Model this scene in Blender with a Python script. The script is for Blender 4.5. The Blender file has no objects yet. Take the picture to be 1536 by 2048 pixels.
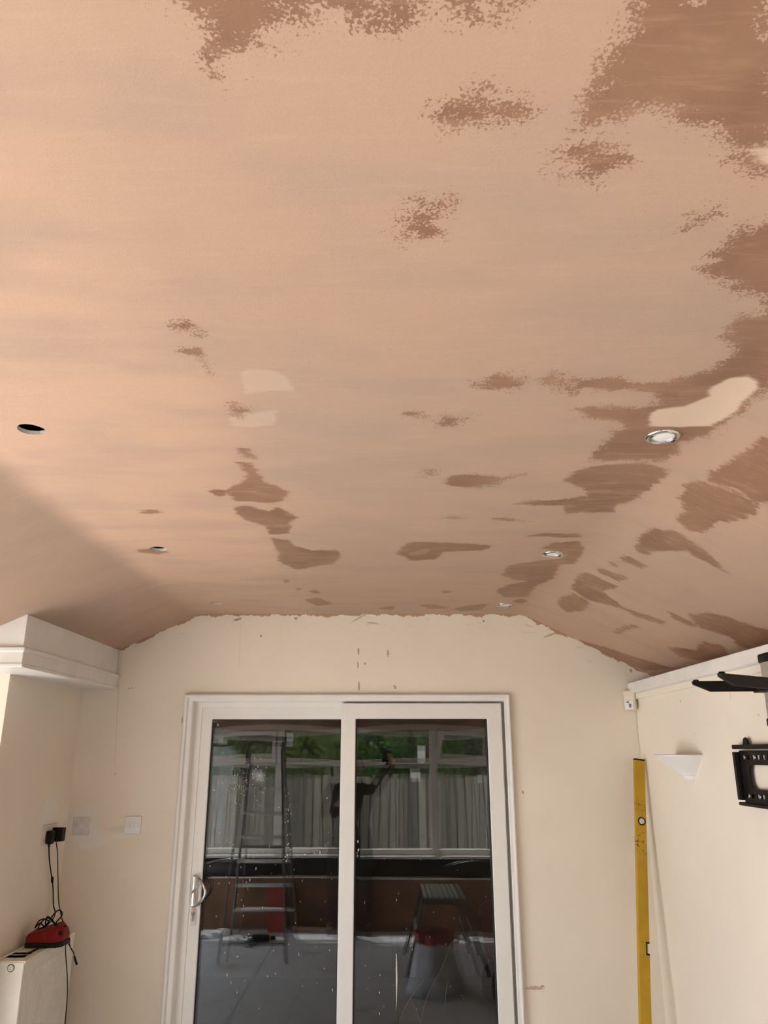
import bpy, bmesh, math, random
import numpy as np
from mathutils import Vector, Matrix
random.seed(7); np.random.seed(7)
SC = bpy.context.scene
COL = SC.collection
R = math.radians

# ------------------------------------------------------------------ camera
F_PX = 1548.0; PITCH = math.atan(481/1548.0); CAM_H = 1.80
cam_d = bpy.data.cameras.new('camera'); cam = bpy.data.objects.new('camera', cam_d); COL.objects.link(cam)
cam_d.sensor_fit = 'VERTICAL'; cam_d.sensor_height = 36.0; cam_d.lens = 36.0*F_PX/2048.0
cam_d.clip_start = 0.01
cam.location = (0, 0, CAM_H); cam.rotation_euler = (math.pi/2 + PITCH, 0, 0)
SC.camera = cam

# ------------------------------------------------------------------ world, sun, exposure
SC.view_settings.view_transform = 'Standard'; SC.view_settings.look = 'None'
SC.view_settings.gamma = 1.0; SC.view_settings.use_curve_mapping = False
SC.view_settings.exposure = 1.68
w = bpy.data.worlds.new('sky'); SC.world = w; w.use_nodes = True
bg = w.node_tree.nodes['Background']
bg.inputs[0].default_value = (0.93, 0.96, 1.0, 1); bg.inputs[1].default_value = 2.0
sd = bpy.data.lights.new('sun', 'SUN'); sun = bpy.data.objects.new('sun', sd); COL.objects.link(sun)
sd.energy = 5.8; sd.angle = R(1.0); sd.color = (1.0, 0.95, 0.87)
# light travels +Y (from behind the camera), steeply downward
sdir = Vector((0.18, 0.42, -1.0)).normalized()
sun.rotation_euler = sdir.to_track_quat('-Z', 'Y').to_euler()
sun.location = (0, -6, 12)

# ------------------------------------------------------------------ room constants (metres)
D = 4.30                       # back wall plane
ZC = 2.539                     # flat ceiling
XL, XR = -1.028, 0.774         # creases
SL, SR = 0.46, 0.49            # slopes
WL, WR = -2.30, 1.36           # left outer wall, right wall
YB = -0.60                     # wall behind the camera
YP = 3.45                      # front face of the left pier
XP = -1.638                    # its side face
XBX, YBX = -1.461, 3.15        # boxing under the slope
CP, SP = math.cos(PITCH), math.sin(PITCH)

def ray(x, y):
    u, v = x-768.0, 1024.0-y
    return Vector((u, F_PX*CP - v*SP, F_PX*SP + v*CP))
def onY(x, y, Y):
    d = ray(x, y); t = Y/d.y
    return Vector((d.x*t, Y, CAM_H + d.z*t))
def onX(x, y, X):
    d = ray(x, y); t = X/d.x
    return Vector((X, d.y*t, CAM_H + d.z*t))
def ceil_z(X):
    return ZC - SL*max(0, XL-X) - SR*max(0, X-XR)
def onCeil(x, y):
    d = ray(x, y); t = (ZC-CAM_H)/d.z; X = d.x*t
    if X > XR:
        t = (ZC-CAM_H + SR*XR)/(d.z + SR*d.x)
    elif X < XL:
        t = (ZC-CAM_H - SL*XL)/(d.z - SL*d.x)
    return (d.x*t, d.y*t)

# ------------------------------------------------------------------ object helpers
def mesh_obj(name, bm, mat, parent=None, smooth=False, bevel=0, bseg=2):
    me = bpy.data.meshes.new(name); bm.to_mesh(me); bm.free()
    if smooth:
        for p in me.polygons: p.use_smooth = True
    o = bpy.data.objects.new(name, me); COL.objects.link(o)
    if mat: me.materials.append(mat)
    if parent: o.parent = parent
    if bevel:
        m = o.modifiers.new('bevel', 'BEVEL'); m.width = bevel; m.segments = bseg
        m.limit_method = 'ANGLE'; m.angle_limit = R(35)
        for p in me.polygons: p.use_smooth = True
        if hasattr(me, 'set_sharp_from_angle'):
            pass
        m.harden_normals = False
        wn = o.modifiers.new('wn', 'WEIGHTED_NORMAL'); wn.keep_sharp = True
    return o
def empty(name, loc=(0,0,0), rot=(0,0,0)):
    o = bpy.data.objects.new(name, None); COL.objects.link(o)
    o.location = loc; o.rotation_euler = rot; o.empty_display_size = .1
    return o
def tag(o, label, cat, group=None, kind=None):
    o['label'] = label
    if cat: o['category'] = cat
    if group: o['group'] = group
    if kind: o['kind'] = kind
    return o
def struct(o, label=None):
    o['kind'] = 'structure'
    if label: o['label'] = label
    return o
def box(bm, x0, x1, y0, y1, z0, z1, M=None):
    vs = [bm.verts.new(Vector((x, y, z)) if M is None else M @ Vector((x, y, z)))
          for x in (x0, x1) for y in (y0, y1) for z in (z0, z1)]
    for f in ((0,1,3,2),(4,6,7,5),(0,4,5,1),(2,3,7,6),(0,2,6,4),(1,5,7,3)):
        bm.faces.new([vs[i] for i in f])
    return vs
def boxbm(*a):
    bm = bmesh.new(); box(bm, *a); bmesh.ops.recalc_face_normals(bm, faces=bm.faces); return bm
def prism(bm, poly, axis, a, b):
    """extrude a 2D polygon along an axis: axis 0 -> (u,v)=(y,z), 1 -> (x,z), 2 -> (x,y)"""
    def mk(u, v, t):
        return Vector((t,u,v)) if axis == 0 else Vector((u,t,v)) if axis == 1 else Vector((u,v,t))
    A = [bm.verts.new(mk(u,v,a)) for u,v in poly]; B = [bm.verts.new(mk(u,v,b)) for u,v in poly]
    n = len(poly)
    bm.faces.new(A); bm.faces.new(B[::-1])
    for i in range(n): bm.faces.new((A[i], B[i], B[(i+1)%n], A[(i+1)%n]))
    bmesh.ops.recalc_face_normals(bm, faces=bm.faces)
def frame_ring(bm, x0, x1, z0, z1, l, r, t, b, yf, yb):
    """mitred rectangular frame in an XZ plane"""
    o = [(x0,z0),(x1,z0),(x1,z1),(x0,z1)]; i = [(x0+l,z0+b),(x1-r,z0+b),(x1-r,z1-t),(x0+l,z1-t)]
    V = {}
    for n, pts in (('o',o),('i',i)):
        for k,(x,z) in enumerate(pts):
            for s,y in (('f',yf),('b',yb)): V[n,k,s] = bm.verts.new((x,y,z))
    for k in range(4):
        j = (k+1)%4
        bm.faces.new((V['o',k,'f'],V['o',j,'f'],V['i',j,'f'],V['i',k,'f']))
        bm.faces.new((V['o',k,'b'],V['i',k,'b'],V['i',j,'b'],V['o',j,'b']))
        bm.faces.new((V['o',k,'f'],V['o',k,'b'],V['o',j,'b'],V['o',j,'f']))
        bm.faces.new((V['i',k,'f'],V['i',j,'f'],V['i',j,'b'],V['i',k,'b']))
    bmesh.ops.recalc_face_normals(bm, faces=bm.faces)
def lathe(bm, prof, n=40, a0=0, a1=2*math.pi, M=None, cap=False):
    """prof: list of (r,z) revolved round Z"""
    full = abs(a1-a0-2*math.pi) < 1e-6
    cnt = n if full else n+1
    rings = []
    for r, z in prof:
        ring = []
        for i in range(cnt):
            a = a0 + (a1-a0)*i/n
            p = Vector((r*math.cos(a), r*math.sin(a), z))
            ring.append(bm.verts.new(M @ p if M else p))
        rings.append(ring)
    for A, B in zip(rings, rings[1:]):
        for i in range(n):
            j = (i+1) % cnt
            bm.faces.new((A[i], A[j], B[j], B[i]))
    if cap:
        bm.faces.new(rings[0][::-1]); bm.faces.new(rings[-1])
    bmesh.ops.remove_doubles(bm, verts=bm.verts, dist=1e-6)
    bmesh.ops.recalc_face_normals(bm, faces=bm.faces)
def catmull(P, k=8):
    P = [Vector(p) for p in P]; out = []
    Q = [P[0]*2-P[1]] + P + [P[-1]*2-P[-2]]
    for i in range(1, len(Q)-2):
        p0,p1,p2,p3 = Q[i-1],Q[i],Q[i+1],Q[i+2]
        for s in range(k):
            t = s/k
            out.append(.5*((2*p1)+(-p0+p2)*t+(2*p0-5*p1+4*p2-p3)*t*t+(-p0+3*p1-3*p2+p3)*t**3))
    out.append(P[-1]); return out
def tube(bm, pts, rad, seg=8):
    pts = [Vector(p) for p in pts]; n = len(pts)
    rads = rad if isinstance(rad, (list, tuple)) else [rad]*n
    rings = []; up = Vector((0,0,1))
    t0 = (pts[1]-pts[0]).normalized()
    if abs(t0.dot(up)) > .9: up = Vector((1,0,0))
    nrm = t0.cross(up).normalized()
    for i in range(n):
        t = (pts[min(i+1,n-1)]-pts[max(i-1,0)]).normalized()
        nrm = (nrm - t*nrm.dot(t)).normalized(); bi = t.cross(nrm)
        rings.append([bm.verts.new(pts[i] + (nrm*math.cos(2*math.pi*k/seg)+bi*math.sin(2*math.pi*k/seg))*rads[i]) for k in range(seg)])
    for A, B in zip(rings, rings[1:]):
        for k in range(seg): bm.faces.new((A[k],A[(k+1)%seg],B[(k+1)%seg],B[k]))
    bm.faces.new(rings[0][::-1]); bm.faces.new(rings[-1])
    bmesh.ops.recalc_face_normals(bm, faces=bm.faces)
def capsule(bm, p0, p1, r0, r1, seg=14):
    p0, p1 = Vector(p0), Vector(p1); d = (p1-p0); L = d.length or 1e-4; d = d/L
    pts, rr = [], []
    for k in range(5):
        a = math.pi/2*k/5; pts.append(p0 - d*r0*math.cos(a)); rr.append(max(r0*math.sin(a), r0*.05))
    pts.append(p0); rr.append(r0); pts.append(p1); rr.append(r1)
    for k in range(1, 6):
        a = math.pi/2*k/5; pts.append(p1 + d*r1*math.sin(a)); rr.append(max(r1*math.cos(a), r1*.05))
    tube(bm, pts, rr, seg)
def ellipsoid(bm, c, r, M=None):
    g = bmesh.ops.create_icosphere(bm, subdivisions=3, radius=1.0)
    for v in g['verts']:
        p = Vector((v.co.x*r[0], v.co.y*r[1], v.co.z*r[2]))
        v.co = (M @ p if M else p) + Vector(c)

# ------------------------------------------------------------------ material helpers
class NT:
    def __init__(s, name):
        s.m = bpy.data.materials.new(name); s.m.use_nodes = True; s.t = s.m.node_tree
        s.b = s.t.nodes['Principled BSDF']; s.out = s.t.nodes['Material Output']
        s.co = s.t.nodes.new('ShaderNodeTexCoord').outputs['Object']
    def node(s, typ, **kw):
        n = s.t.nodes.new(typ)
        for k, v in kw.items():
            if k[0] == '_': setattr(n, k[1:], v)
        return n
    def put(s, sock, v):
        if isinstance(v, bpy.types.NodeSocket): s.t.links.new(v, sock)
        elif isinstance(v, (tuple, list)) and len(v) == 3 and sock.type == 'RGBA': sock.default_value = (*v, 1)
        else: sock.default_value = v
    def math(s, op, a, b=None, c=None, clamp=False):
        n = s.node('ShaderNodeMath', _operation=op, _use_clamp=clamp)
        s.put(n.inputs[0], a)
        if b is not None: s.put(n.inputs[1], b)
        if c is not None: s.put(n.inputs[2], c)
        return n.outputs[0]
    def mapping(s, scale=(1,1,1), loc=(0,0,0), rot=(0,0,0), co=None):
        n = s.node('ShaderNodeMapping'); s.put(n.inputs[0], co or s.co)
        n.inputs['Location'].default_value = loc; n.inputs['Rotation'].default_value = rot; n.inputs['Scale'].default_value = scale
        return n.outputs[0]
    def noise(s, scale, detail=3, rough=.5, co=None, dist=0):
        n = s.node('ShaderNodeTexNoise'); s.put(n.inputs['Vector'], co or s.co)
        n.inputs['Scale'].default_value = scale; n.inputs['Detail'].default_value = detail
        n.inputs['Roughness'].default_value = rough; n.inputs['Distortion'].default_value = dist
        return n.outputs[0]
    def mix(s, f, a, b):
        n = s.node('ShaderNodeMix', _data_type='RGBA')
        s.put(n.inputs[0], f); s.put(n.inputs[6], a); s.put(n.inputs[7], b)
        return n.outputs[2]
    def step(s, v, lo, hi, a=0., b=1.):
        n = s.node('ShaderNodeMapRange', _interpolation_type='SMOOTHSTEP'); s.put(n.inputs[0], v)
        n.inputs[1].default_value = lo; n.inputs[2].default_value = hi; n.inputs[3].default_value = a; n.inputs[4].default_value = b
        return n.outputs[0]
    def attr(s, name):
        return s.node('ShaderNodeAttribute', _attribute_name=name).outputs['Fac']
    def xyz(s, co=None):
        n = s.node('ShaderNodeSeparateXYZ'); s.put(n.inputs[0], co or s.co); return n.outputs
    def bump(s, h, strength=.2, dist=.01):
        n = s.node('ShaderNodeBump'); n.inputs['Strength'].default_value = strength; n.inputs['Distance'].default_value = dist
        s.put(n.inputs['Height'], h); s.t.links.new(n.outputs[0], s.b.inputs['Normal'])
    def fin(s, col, rough=.6, metal=0, spec=.5):
        s.put(s.b.inputs['Base Color'], col); s.put(s.b.inputs['Roughness'], rough)
        s.b.inputs['Metallic'].default_value = metal; s.b.inputs['Specular IOR Level'].default_value = spec
        return s.m
def simple(name, col, rough=.5, metal=0, var=.08, scale=20, spec=.5, bump=0, bscale=80):
    s = NT(name); n = s.noise(scale, 4)
    dark = tuple(c*(1-var*1.5) for c in col); lite = tuple(min(1, c*(1+var)) for c in col)
    if bump: s.bump(s.noise(bscale, 3), bump)
    return s.fin(s.mix(s.step(n, .3, .7), dark, lite), rough, metal, spec)

# --- plaster ceiling: stain and painted highlight fields come from mesh attributes, edges and grain from noise
def mat_ceiling():
    s = NT('skim_plaster')
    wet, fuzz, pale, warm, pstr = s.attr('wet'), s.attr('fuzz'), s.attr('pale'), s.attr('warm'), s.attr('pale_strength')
    streak = s.noise(1.0, 5, .6, s.mapping((9, 55, 30)))
    streak2 = s.noise(1.0, 5, .65, s.mapping((7, 46, 40), loc=(3,1,0), rot=(0,0,.06)), dist=.6)
    fine = s.noise(210, 5, .65); mid = s.noise(26, 4, .6); big = s.noise(1.3, 3, .5); patch = s.noise(4.0, 3, .5, s.mapping((.6, 1.6, 1)))
    e = s.math('MULTIPLY_ADD', s.math('SUBTRACT', fine, .5), s.math('MULTIPLY_ADD', fuzz, .16, .012), wet)
    e = s.math('MULTIPLY_ADD', s.math('SUBTRACT', mid, .5), s.math('MULTIPLY_ADD', fuzz, .10, .025), e)
    e = s.math('MULTIPLY_ADD', s.math('SUBTRACT', streak, .5), .05, e)
    mask = s.step(e, -.007, .006)
    dry = s.mix(s.step(big, .35, .65), (.56, .385, .285), (.60, .40, .285))
    dry = s.mix(warm, dry, (.68, .445, .315))
    dry = s.mix(s.math('MULTIPLY', s.step(patch, .42, .7), .55), dry, (.50, .355, .275))
    dry = s.mix(s.math('MULTIPLY', s.step(streak, .5, .8), .25), dry, (.70, .49, .36))
    dry = s.mix(s.math('MULTIPLY', s.step(s.noise(420, 2), .45, .75), .12), dry, (.42, .28, .21))
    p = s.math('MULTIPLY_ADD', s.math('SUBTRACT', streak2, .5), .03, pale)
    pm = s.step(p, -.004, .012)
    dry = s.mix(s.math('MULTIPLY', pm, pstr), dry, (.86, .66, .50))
    wc = s.mix(s.step(s.noise(5, 4), .35, .65), (.300, .160, .098), (.365, .205, .125))
    wc = s.mix(s.math('MULTIPLY', s.step(streak2, .48, .75), .6), wc, (.50, .295, .185))
    wc = s.mix(s.math('MULTIPLY', s.step(s.noise(7, 3, .5, s.mapping((1, 2, 1), loc=(5,2,0))), .58, .72), .5), wc, (.50, .30, .185))
    wc = s.mix(s.math('MULTIPLY', s.step(fine, .62, .75), .35), wc, (.55, .37, .26))
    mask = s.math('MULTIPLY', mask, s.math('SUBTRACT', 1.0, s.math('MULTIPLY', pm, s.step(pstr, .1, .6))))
    col = s.mix(mask, dry, wc)
    vm = s.node('ShaderNodeVectorMath', _operation='SCALE'); s.put(vm.inputs[0], col); vm.inputs['Scale'].default_value = .79; col = vm.outputs[0]
    rough = s.math('MULTIPLY_ADD', mask, -.22, .72)
    h = s.math('ADD', s.math('MULTIPLY', s.noise(300, 3), .25), s.math('ADD', s.math('MULTIPLY', streak, .6), s.math('MULTIPLY', s.noise(6, 3), 1.6)))
    s.bump(h, .22, .006)
    return s.fin(col, rough, 0, .35)

_p = onY(338, 1415, D); SPX, SPZ = _p.x, _p.z
def mat_wall(name, base, marks=(), fills=(), smear=False, specks=False):
    """magnolia emulsion; marks/fills are (u, z, ru, rz, rot) ellipses measured on the wall"""
    s = NT(name); X = s.xyz()
    n1 = s.noise(1.6, 3); n2 = s.noise(9, 4); n3 = s.noise(45, 4, .6); n4 = s.noise(140, 3, .6)
    col = s.mix(s.step(n1, .35, .65), base, tuple(c*.95 for c in base))
    col = s.mix(s.math('MULTIPLY', s.step(n2, .55, .75), .2), col, (base[0]*.96, base[1]*.9, base[2]*.84))
    def ell(ax, u, z, ru, rz, rot, amp, nz):
        du = s.math('SUBTRACT', X[ax], u); dz = s.math('SUBTRACT', X[2], z)
        c, si = math.cos(rot), math.sin(rot)
        a = s.math('MULTIPLY_ADD', du, c/ru, s.math('MULTIPLY', dz, si/ru))
        b = s.math('MULTIPLY_ADD', du, -si/rz, s.math('MULTIPLY', dz, c/rz))
        q = s.math('ADD', s.math('POWER', s.math('ABSOLUTE', a), 2), s.math('POWER', s.math('ABSOLUTE', b), 2))
        return s.math('MULTIPLY_ADD', s.math('SUBTRACT', nz, .5), amp, s.math('SUBTRACT', 1.0, q))
    for ax, u, z, ru, rz, rot, c in fills:
        m = s.step(ell(ax, u, z, ru, rz, rot, 3.2, n2), -.05, .25)
        col = s.mix(s.math('MULTIPLY', m, .8), col, c)
    for ax, u, z, ru, rz, rot, c in marks:
        m = s.step(ell(ax, u, z, ru, rz, rot, 3.6, n4), .0, .5)
        col = s.mix(s.math('MULTIPLY', m, .75), col, c)
    if smear:   # pink plaster slopped on the wall just under the new ceiling
        zl = s.math('MINIMUM', ZC, s.math('MINIMUM', s.math('MULTIPLY_ADD', s.math('SUBTRACT', X[0], XL), SL, ZC),
                                          s.math('MULTIPLY_ADD', s.math('SUBTRACT', X[0], XR), -SR, ZC)))
        d = s.math('SUBTRACT', zl, X[2])
        e = s.math('MULTIPLY_ADD', s.math('SUBTRACT', s.noise(14, 4, .65, s.mapping((1, 1, .6))), .5), .085, s.math('SUBTRACT', .008, d))
        col = s.mix(s.step(e, -.002, .003), col, (.46, .265, .165))
        sm = s.noise(1, 4, .7, s.mapping((10, 1, 46), rot=(0, .5, 0)))
        f = s.math('MULTIPLY', s.step(sm, .60, .72), s.step(d, .16, .02))
        col = s.mix(s.math('MULTIPLY', f, .55), col, (.52, .36, .25))
    if specks:
        v = s.node('ShaderNodeTexVoronoi'); s.put(v.inputs['Vector'], s.co); v.inputs['Scale'].default_value = 42
        f = s.math('MULTIPLY', s.step(v.outputs['Distance'], .10, .05), s.step(s.math('ADD', s.math('POWER', s.math('MULTIPLY', s.math('SUBTRACT', X[0], SPX), 1/.13), 2), s.math('POWER', s.math('MULTIPLY', s.math('SUBTRACT', X[2], SPZ), 1/.11), 2)), 1.2, .1))
        col = s.mix(s.math('MULTIPLY', f, .7), col, (.36, .25, .16))
    s.bump(s.math('ADD', s.noise(160, 2), s.math('MULTIPLY', n2, .5)), .10, .004)
    return s.fin(col, .62, 0, .35)

CREAM = (.83, .745, .63)
FILL = (.80, .77, .71)
BRN = (.30, .17, .10)
def wm(x, y, rx, ry, rot=0, c=BRN):      # mark on the back wall, given where it sits in the photograph
    p = onY(x, y, D); k = D/ray(x, y).y
    return (0, p.x, p.z, rx*k, ry*k, -rot, c)
back_marks = [wm(550-28+0,1272,2.2,2.2,0,(.12,.07,.04)), wm(717,1302,2,8), wm(716,1330,1.6,8), wm(776,1306,2.5,8), wm(718,1372,2.0,11), wm(790,1374,2.6,5,-.5),
              wm(730,1327,2,3), wm(592,1237,4,3,.3), wm(475,1239,10,3,-.25), wm(967,1242,2.5,2.5), wm(1105,1268,22,2.5,-.35,(.47,.27,.17)),
              wm(720,1235,22,2,-.5,(.5,.32,.21)), wm(745,1246,13,2,.1,(.5,.32,.21)), wm(366,1440,3.2,9,.1), wm(1046,1585,2,5,-.4), wm(1070,1976,20,4,0,(.42,.27,.17)),
              wm(1085,1972,4,2), wm(264,1376,1.6,1.6), wm(258,1377,1.5,1.5), wm(240,1352,1.2,1.2), wm(230,1548,1.5,1.5),
              wm(235,1420,.8,118,-.045,(.62,.52,.40)), wm(480,1290,.8,60,-.03,(.72,.62,.50)), wm(1262,1341,3,4,-.4,(.3,.17,.1))]
back_fills = [wm(168,1640,33,36,0,FILL), wm(176,1672,38,24,.1,FILL), wm(232,1658,26,7,-.05,(.70,.66,.56)), wm(243,1672,20,6,0,FILL)]
M = {}
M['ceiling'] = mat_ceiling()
M['wall_back'] = mat_wall('magnolia_paint_back', CREAM, back_marks, back_fills, smear=True, specks=True)
M['wall'] = mat_wall('magnolia_paint', CREAM)
def sm(x, y, rx, ry, c):
    p = onX(x, y, WR); k = p.y/ray(x, y).y
    return (1, p.y, p.z, rx*k*2.6, ry*k, 0, c)
M['wall_right'] = mat_wall('magnolia_paint_right', (.85, .77, .655),
    [sm(1361,1402,1.2,3,(.45,.33,.24)), sm(1461,1392,1.0,8,(.55,.45,.35)), sm(1517,1430,1.2,3,(.5,.38,.28)), sm(1389,1468,1,2,(.5,.38,.28))])
pp = onX(99, 1633, XP)
M['wall_pier'] = mat_wall('magnolia_paint_pier', CREAM, [], [(1, pp.y, pp.z, .10, .085, 0, FILL), (1, D-.04, onY(140,1650,D).z, .06, .13, 0, FILL)])
M['white'] = simple('white_upvc', (.80, .78, .75), .28, 0, .02, 3)
M['gloss'] = simple('white_gloss_paint', (.76, .74, .70), .30, 0, .04, 6, bump=.03, bscale=30)
M['plastic'] = simple('white_plastic', (.74, .73, .72), .35, 0, .03, 12)
M['plate'] = simple('dusty_white_plastic', (.66, .63, .60), .45, 0, .08, 30)
M['cream_plastic'] = simple('cream_plastic', (.76, .70, .55), .38, 0, .03, 12)
M['chrome'] = simple('chrome', (.62, .62, .61), .12, 1, .03, 10)
M['alu'] = simple('brushed_aluminium', (.62, .62, .63), .32, 1, .06, 60)
M['alu_dull'] = simple('dull_aluminium', (.20, .20, .205), .45, 1, .12, 40)
M['black'] = simple('black_plastic', (.005, .0045, .0045), .5, 0, .2, 30, spec=.22)
M['blackmetal'] = simple('black_powder_coat', (.008, .0065, .005), .55, 0, .2, 60, spec=.2)
M['dark'] = simple('dark_screw', (.05, .04, .035), .5, 0, .1, 30)
M['lens'] = simple('frosted_lamp_glass', (.86, .86, .85), .25, 0, .02, 30)
M['gasket'] = simple('black_gasket', (.012, .012, .012), .6, 0, .1, 30)
M['brass'] = simple('old_brass', (.55, .42, .22), .35, 1, .1, 60)
M['rad'] = simple('radiator_enamel', (.76, .72, .63), .32, 0, .03, 8)
M['cutboard'] = simple('cut_plasterboard', (.62, .58, .52), .9, 0, .15, 60, bump=.3)
M['void'] = simple('loft_void', (.03, .025, .02), .95)
M['vial'] = simple('green_vial', (.62, .70, .30), .1, 0, .1, 40)
M['bisque'] = simple('ceramic_white', (.82, .80, .78), .5, 0, .02, 10)
def mat_yellow():
    s = NT('worn_yellow_paint'); n = s.noise(60, 5, .7); b = s.noise(6, 3)
    c = s.mix(s.step(b, .35, .65), (.43, .245, .003), (.51, .30, .005))
    c = s.mix(s.math('MULTIPLY', s.step(n, .60, .70), .55), c, (.33, .19, .015))
    z = s.xyz()[2]
    near = s.math('MAXIMUM', s.step(s.math('ABSOLUTE', s.math('SUBTRACT', z, 1.385)), .075, .02), s.math('MULTIPLY', s.step(s.math('ABSOLUTE', s.math('SUBTRACT', z, 1.555)), .05, .01), .7))
    c = s.mix(s.math('MULTIPLY', near, s.step(s.noise(75, 4, .6), .55, .62)), c, (.06, .035, .01))
    return s.fin(c, .38, 0, .5)
M['yellow'] = mat_yellow()
def mat_red():
    s = NT('dusty_red_plastic'); n = s.noise(25, 4, .6)
    return s.fin(s.mix(s.math('MULTIPLY', s.step(n, .48, .72), .4), (.175, .005, .004), (.22, .045, .03)), .5, 0, .2)
M['red'] = mat_red()
def mat_glass(name, r0, tint=(1,1,1)):
    s = NT(name); t = s.t
    lw = s.node('ShaderNodeLayerWeight'); lw.inputs[0].default_value = .5
    f5 = s.math('POWER', lw.outputs['Facing'], 5.0)
    fac = s.math('MULTIPLY_ADD', f5, 1-r0, r0, clamp=True)
    tr = s.node('ShaderNodeBsdfTransparent'); s.put(tr.inputs[0], tint)
    gl = s.node('ShaderNodeBsdfGlossy'); gl.inputs['Roughness'].default_value = 0.0; s.put(gl.inputs[0], (1,1,1))
    mx = s.node('ShaderNodeMixShader'); s.put(mx.inputs[0], fac)
    t.links.new(tr.outputs[0], mx.inputs[1]); t.links.new(gl.outputs[0], mx.inputs[2]); t.links.new(mx.outputs[0], s.out.inputs[0])
    return s.m
M['door_glass'] = mat_glass('double_glazed_sheet', .062, (.93,.96,.95))
M['win_glass'] = mat_glass('window_sheet', .08)
def mat_tile():
    s = NT('dusty_floor_tile'); n = s.noise(7, 5, .6); d = s.noise(1.7, 3)
    oi = s.node('ShaderNodeObjectInfo').outputs['Random']
    c = s.mix(s.math('MULTIPLY', oi, .6), (.50, .52, .57), (.58, .595, .64))
    c = s.mix(s.step(n, .5, .8), c, (.64, .63, .62))
    wc = s.node('ShaderNodeNewGeometry').outputs['Position']
    c = s.mix(s.math('MULTIPLY', s.step(s.noise(3.2, 4, .6, wc), .55, .68), .7), c, (.30, .21, .16))
    c = s.mix(s.step(s.noise(16, 4, .6, wc), .68, .74), c, (.10, .08, .07))
    return s.fin(c, .5, 0, .4)
M['tile'] = mat_tile()
M['grout'] = simple('grey_grout', (.16, .15, .14), .9)
M['rear_plaster'] = simple('damp_pink_plaster', (.36, .22, .15), .8, 0, .25, 5, bump=.2)
M['dado'] = simple('brown_plaster', (.20, .105, .06), .8, 0, .3, 4)
M['dark_room'] = simple('unlit_room_dark', (.035, .025, .02), .9, 0, .1, 4)  # darkness of the unlit room is put into this near-black colour
M['patio'] = simple('pale_paving', (.62, .60, .57), .9, 0, .08, 5)  # unseen paving, made pale to bounce sunlight up onto the ceiling
M['render_out'] = simple('outer_render', (.6, .58, .55), .9)
def mat_board():
    s = NT('weathered_fence_board')
    oi = s.node('ShaderNodeObjectInfo').outputs['Random']
    g = s.noise(1, 5, .6, s.mapping((60, 60, 2)))
    c = s.mix(oi, (.11, .108, .088), (.27, .255, .205))
    c = s.mix(s.step(g, .45, .75), c, (.10, .09, .07)); s.bump(g, .4)
    return s.fin(c, .85)
M['board'] = mat_board()
def mat_leaf(nm, a, b):
    s = NT(nm); n = s.noise(9, 3)
    s.b.inputs['Subsurface Weight'].default_value = 0
    m = s.fin(s.mix(s.step(n, .35, .65), a, b), .5)
    tl = s.node('ShaderNodeBsdfTranslucent'); s.put(tl.inputs[0], tuple(min(.95, c*1.5) for c in b))
    mx = s.node('ShaderNodeMixShader'); mx.inputs[0].default_value = .6 if nm == 'label_paper' else .35
    s.t.links.new(s.b.outputs[0], mx.inputs[1]); s.t.links.new(tl.outputs[0], mx.inputs[2]); s.t.links.new(mx.outputs[0], s.out.inputs[0])
    return m
M['leaf'] = mat_leaf('green_leaf', (.05, .11, .035), (.10, .20, .05))
M['leaf2'] = mat_leaf('yellow_green_leaf', (.10, .17, .04), (.19, .27, .07))
M['leaf_core'] = simple('inner_leaf', (.025, .05, .02), .8, 0, .3, 6)
M['bark'] = simple('bark', (.09, .065, .045), .9, 0, .3, 30)
M['paper'] = mat_leaf('label_paper', (.78, .78, .82), (.70, .70, .76))
M['skin'] = simple('skin', (.50, .31, .23), .5, 0, .05, 30)
M['hair'] = simple('dark_hair', (.03, .02, .015), .6, 0, .3, 120)
M['shirt'] = simple('dark_brown_shirt', (.035, .028, .025), .85, 0, .2, 40)
M['jeans'] = simple('dark_work_trousers', (.03, .03, .035), .85, 0, .2, 40)
M['wood'] = simple('pine_batten', (.55, .40, .24), .7, 0, .15, 12)
M['sack'] = simple('plaster_sack_paper', (.50, .52, .58), .7, 0, .15, 9, bump=.3, bscale=14)
M['bag'] = simple('black_bin_bag', (.012, .012, .013), .3, 0, .2, 20, bump=.5, bscale=20)
M['bucket'] = simple('red_bucket_plastic', (.32, .04, .03), .45, 0, .15, 18)
M['smear'] = simple('dried_smear', (.20, .165, .10), .9, 0, .1, 80)
M['splash'] = simple('dried_plaster', (.72, .66, .58), .9, 0, .1, 80)

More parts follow.
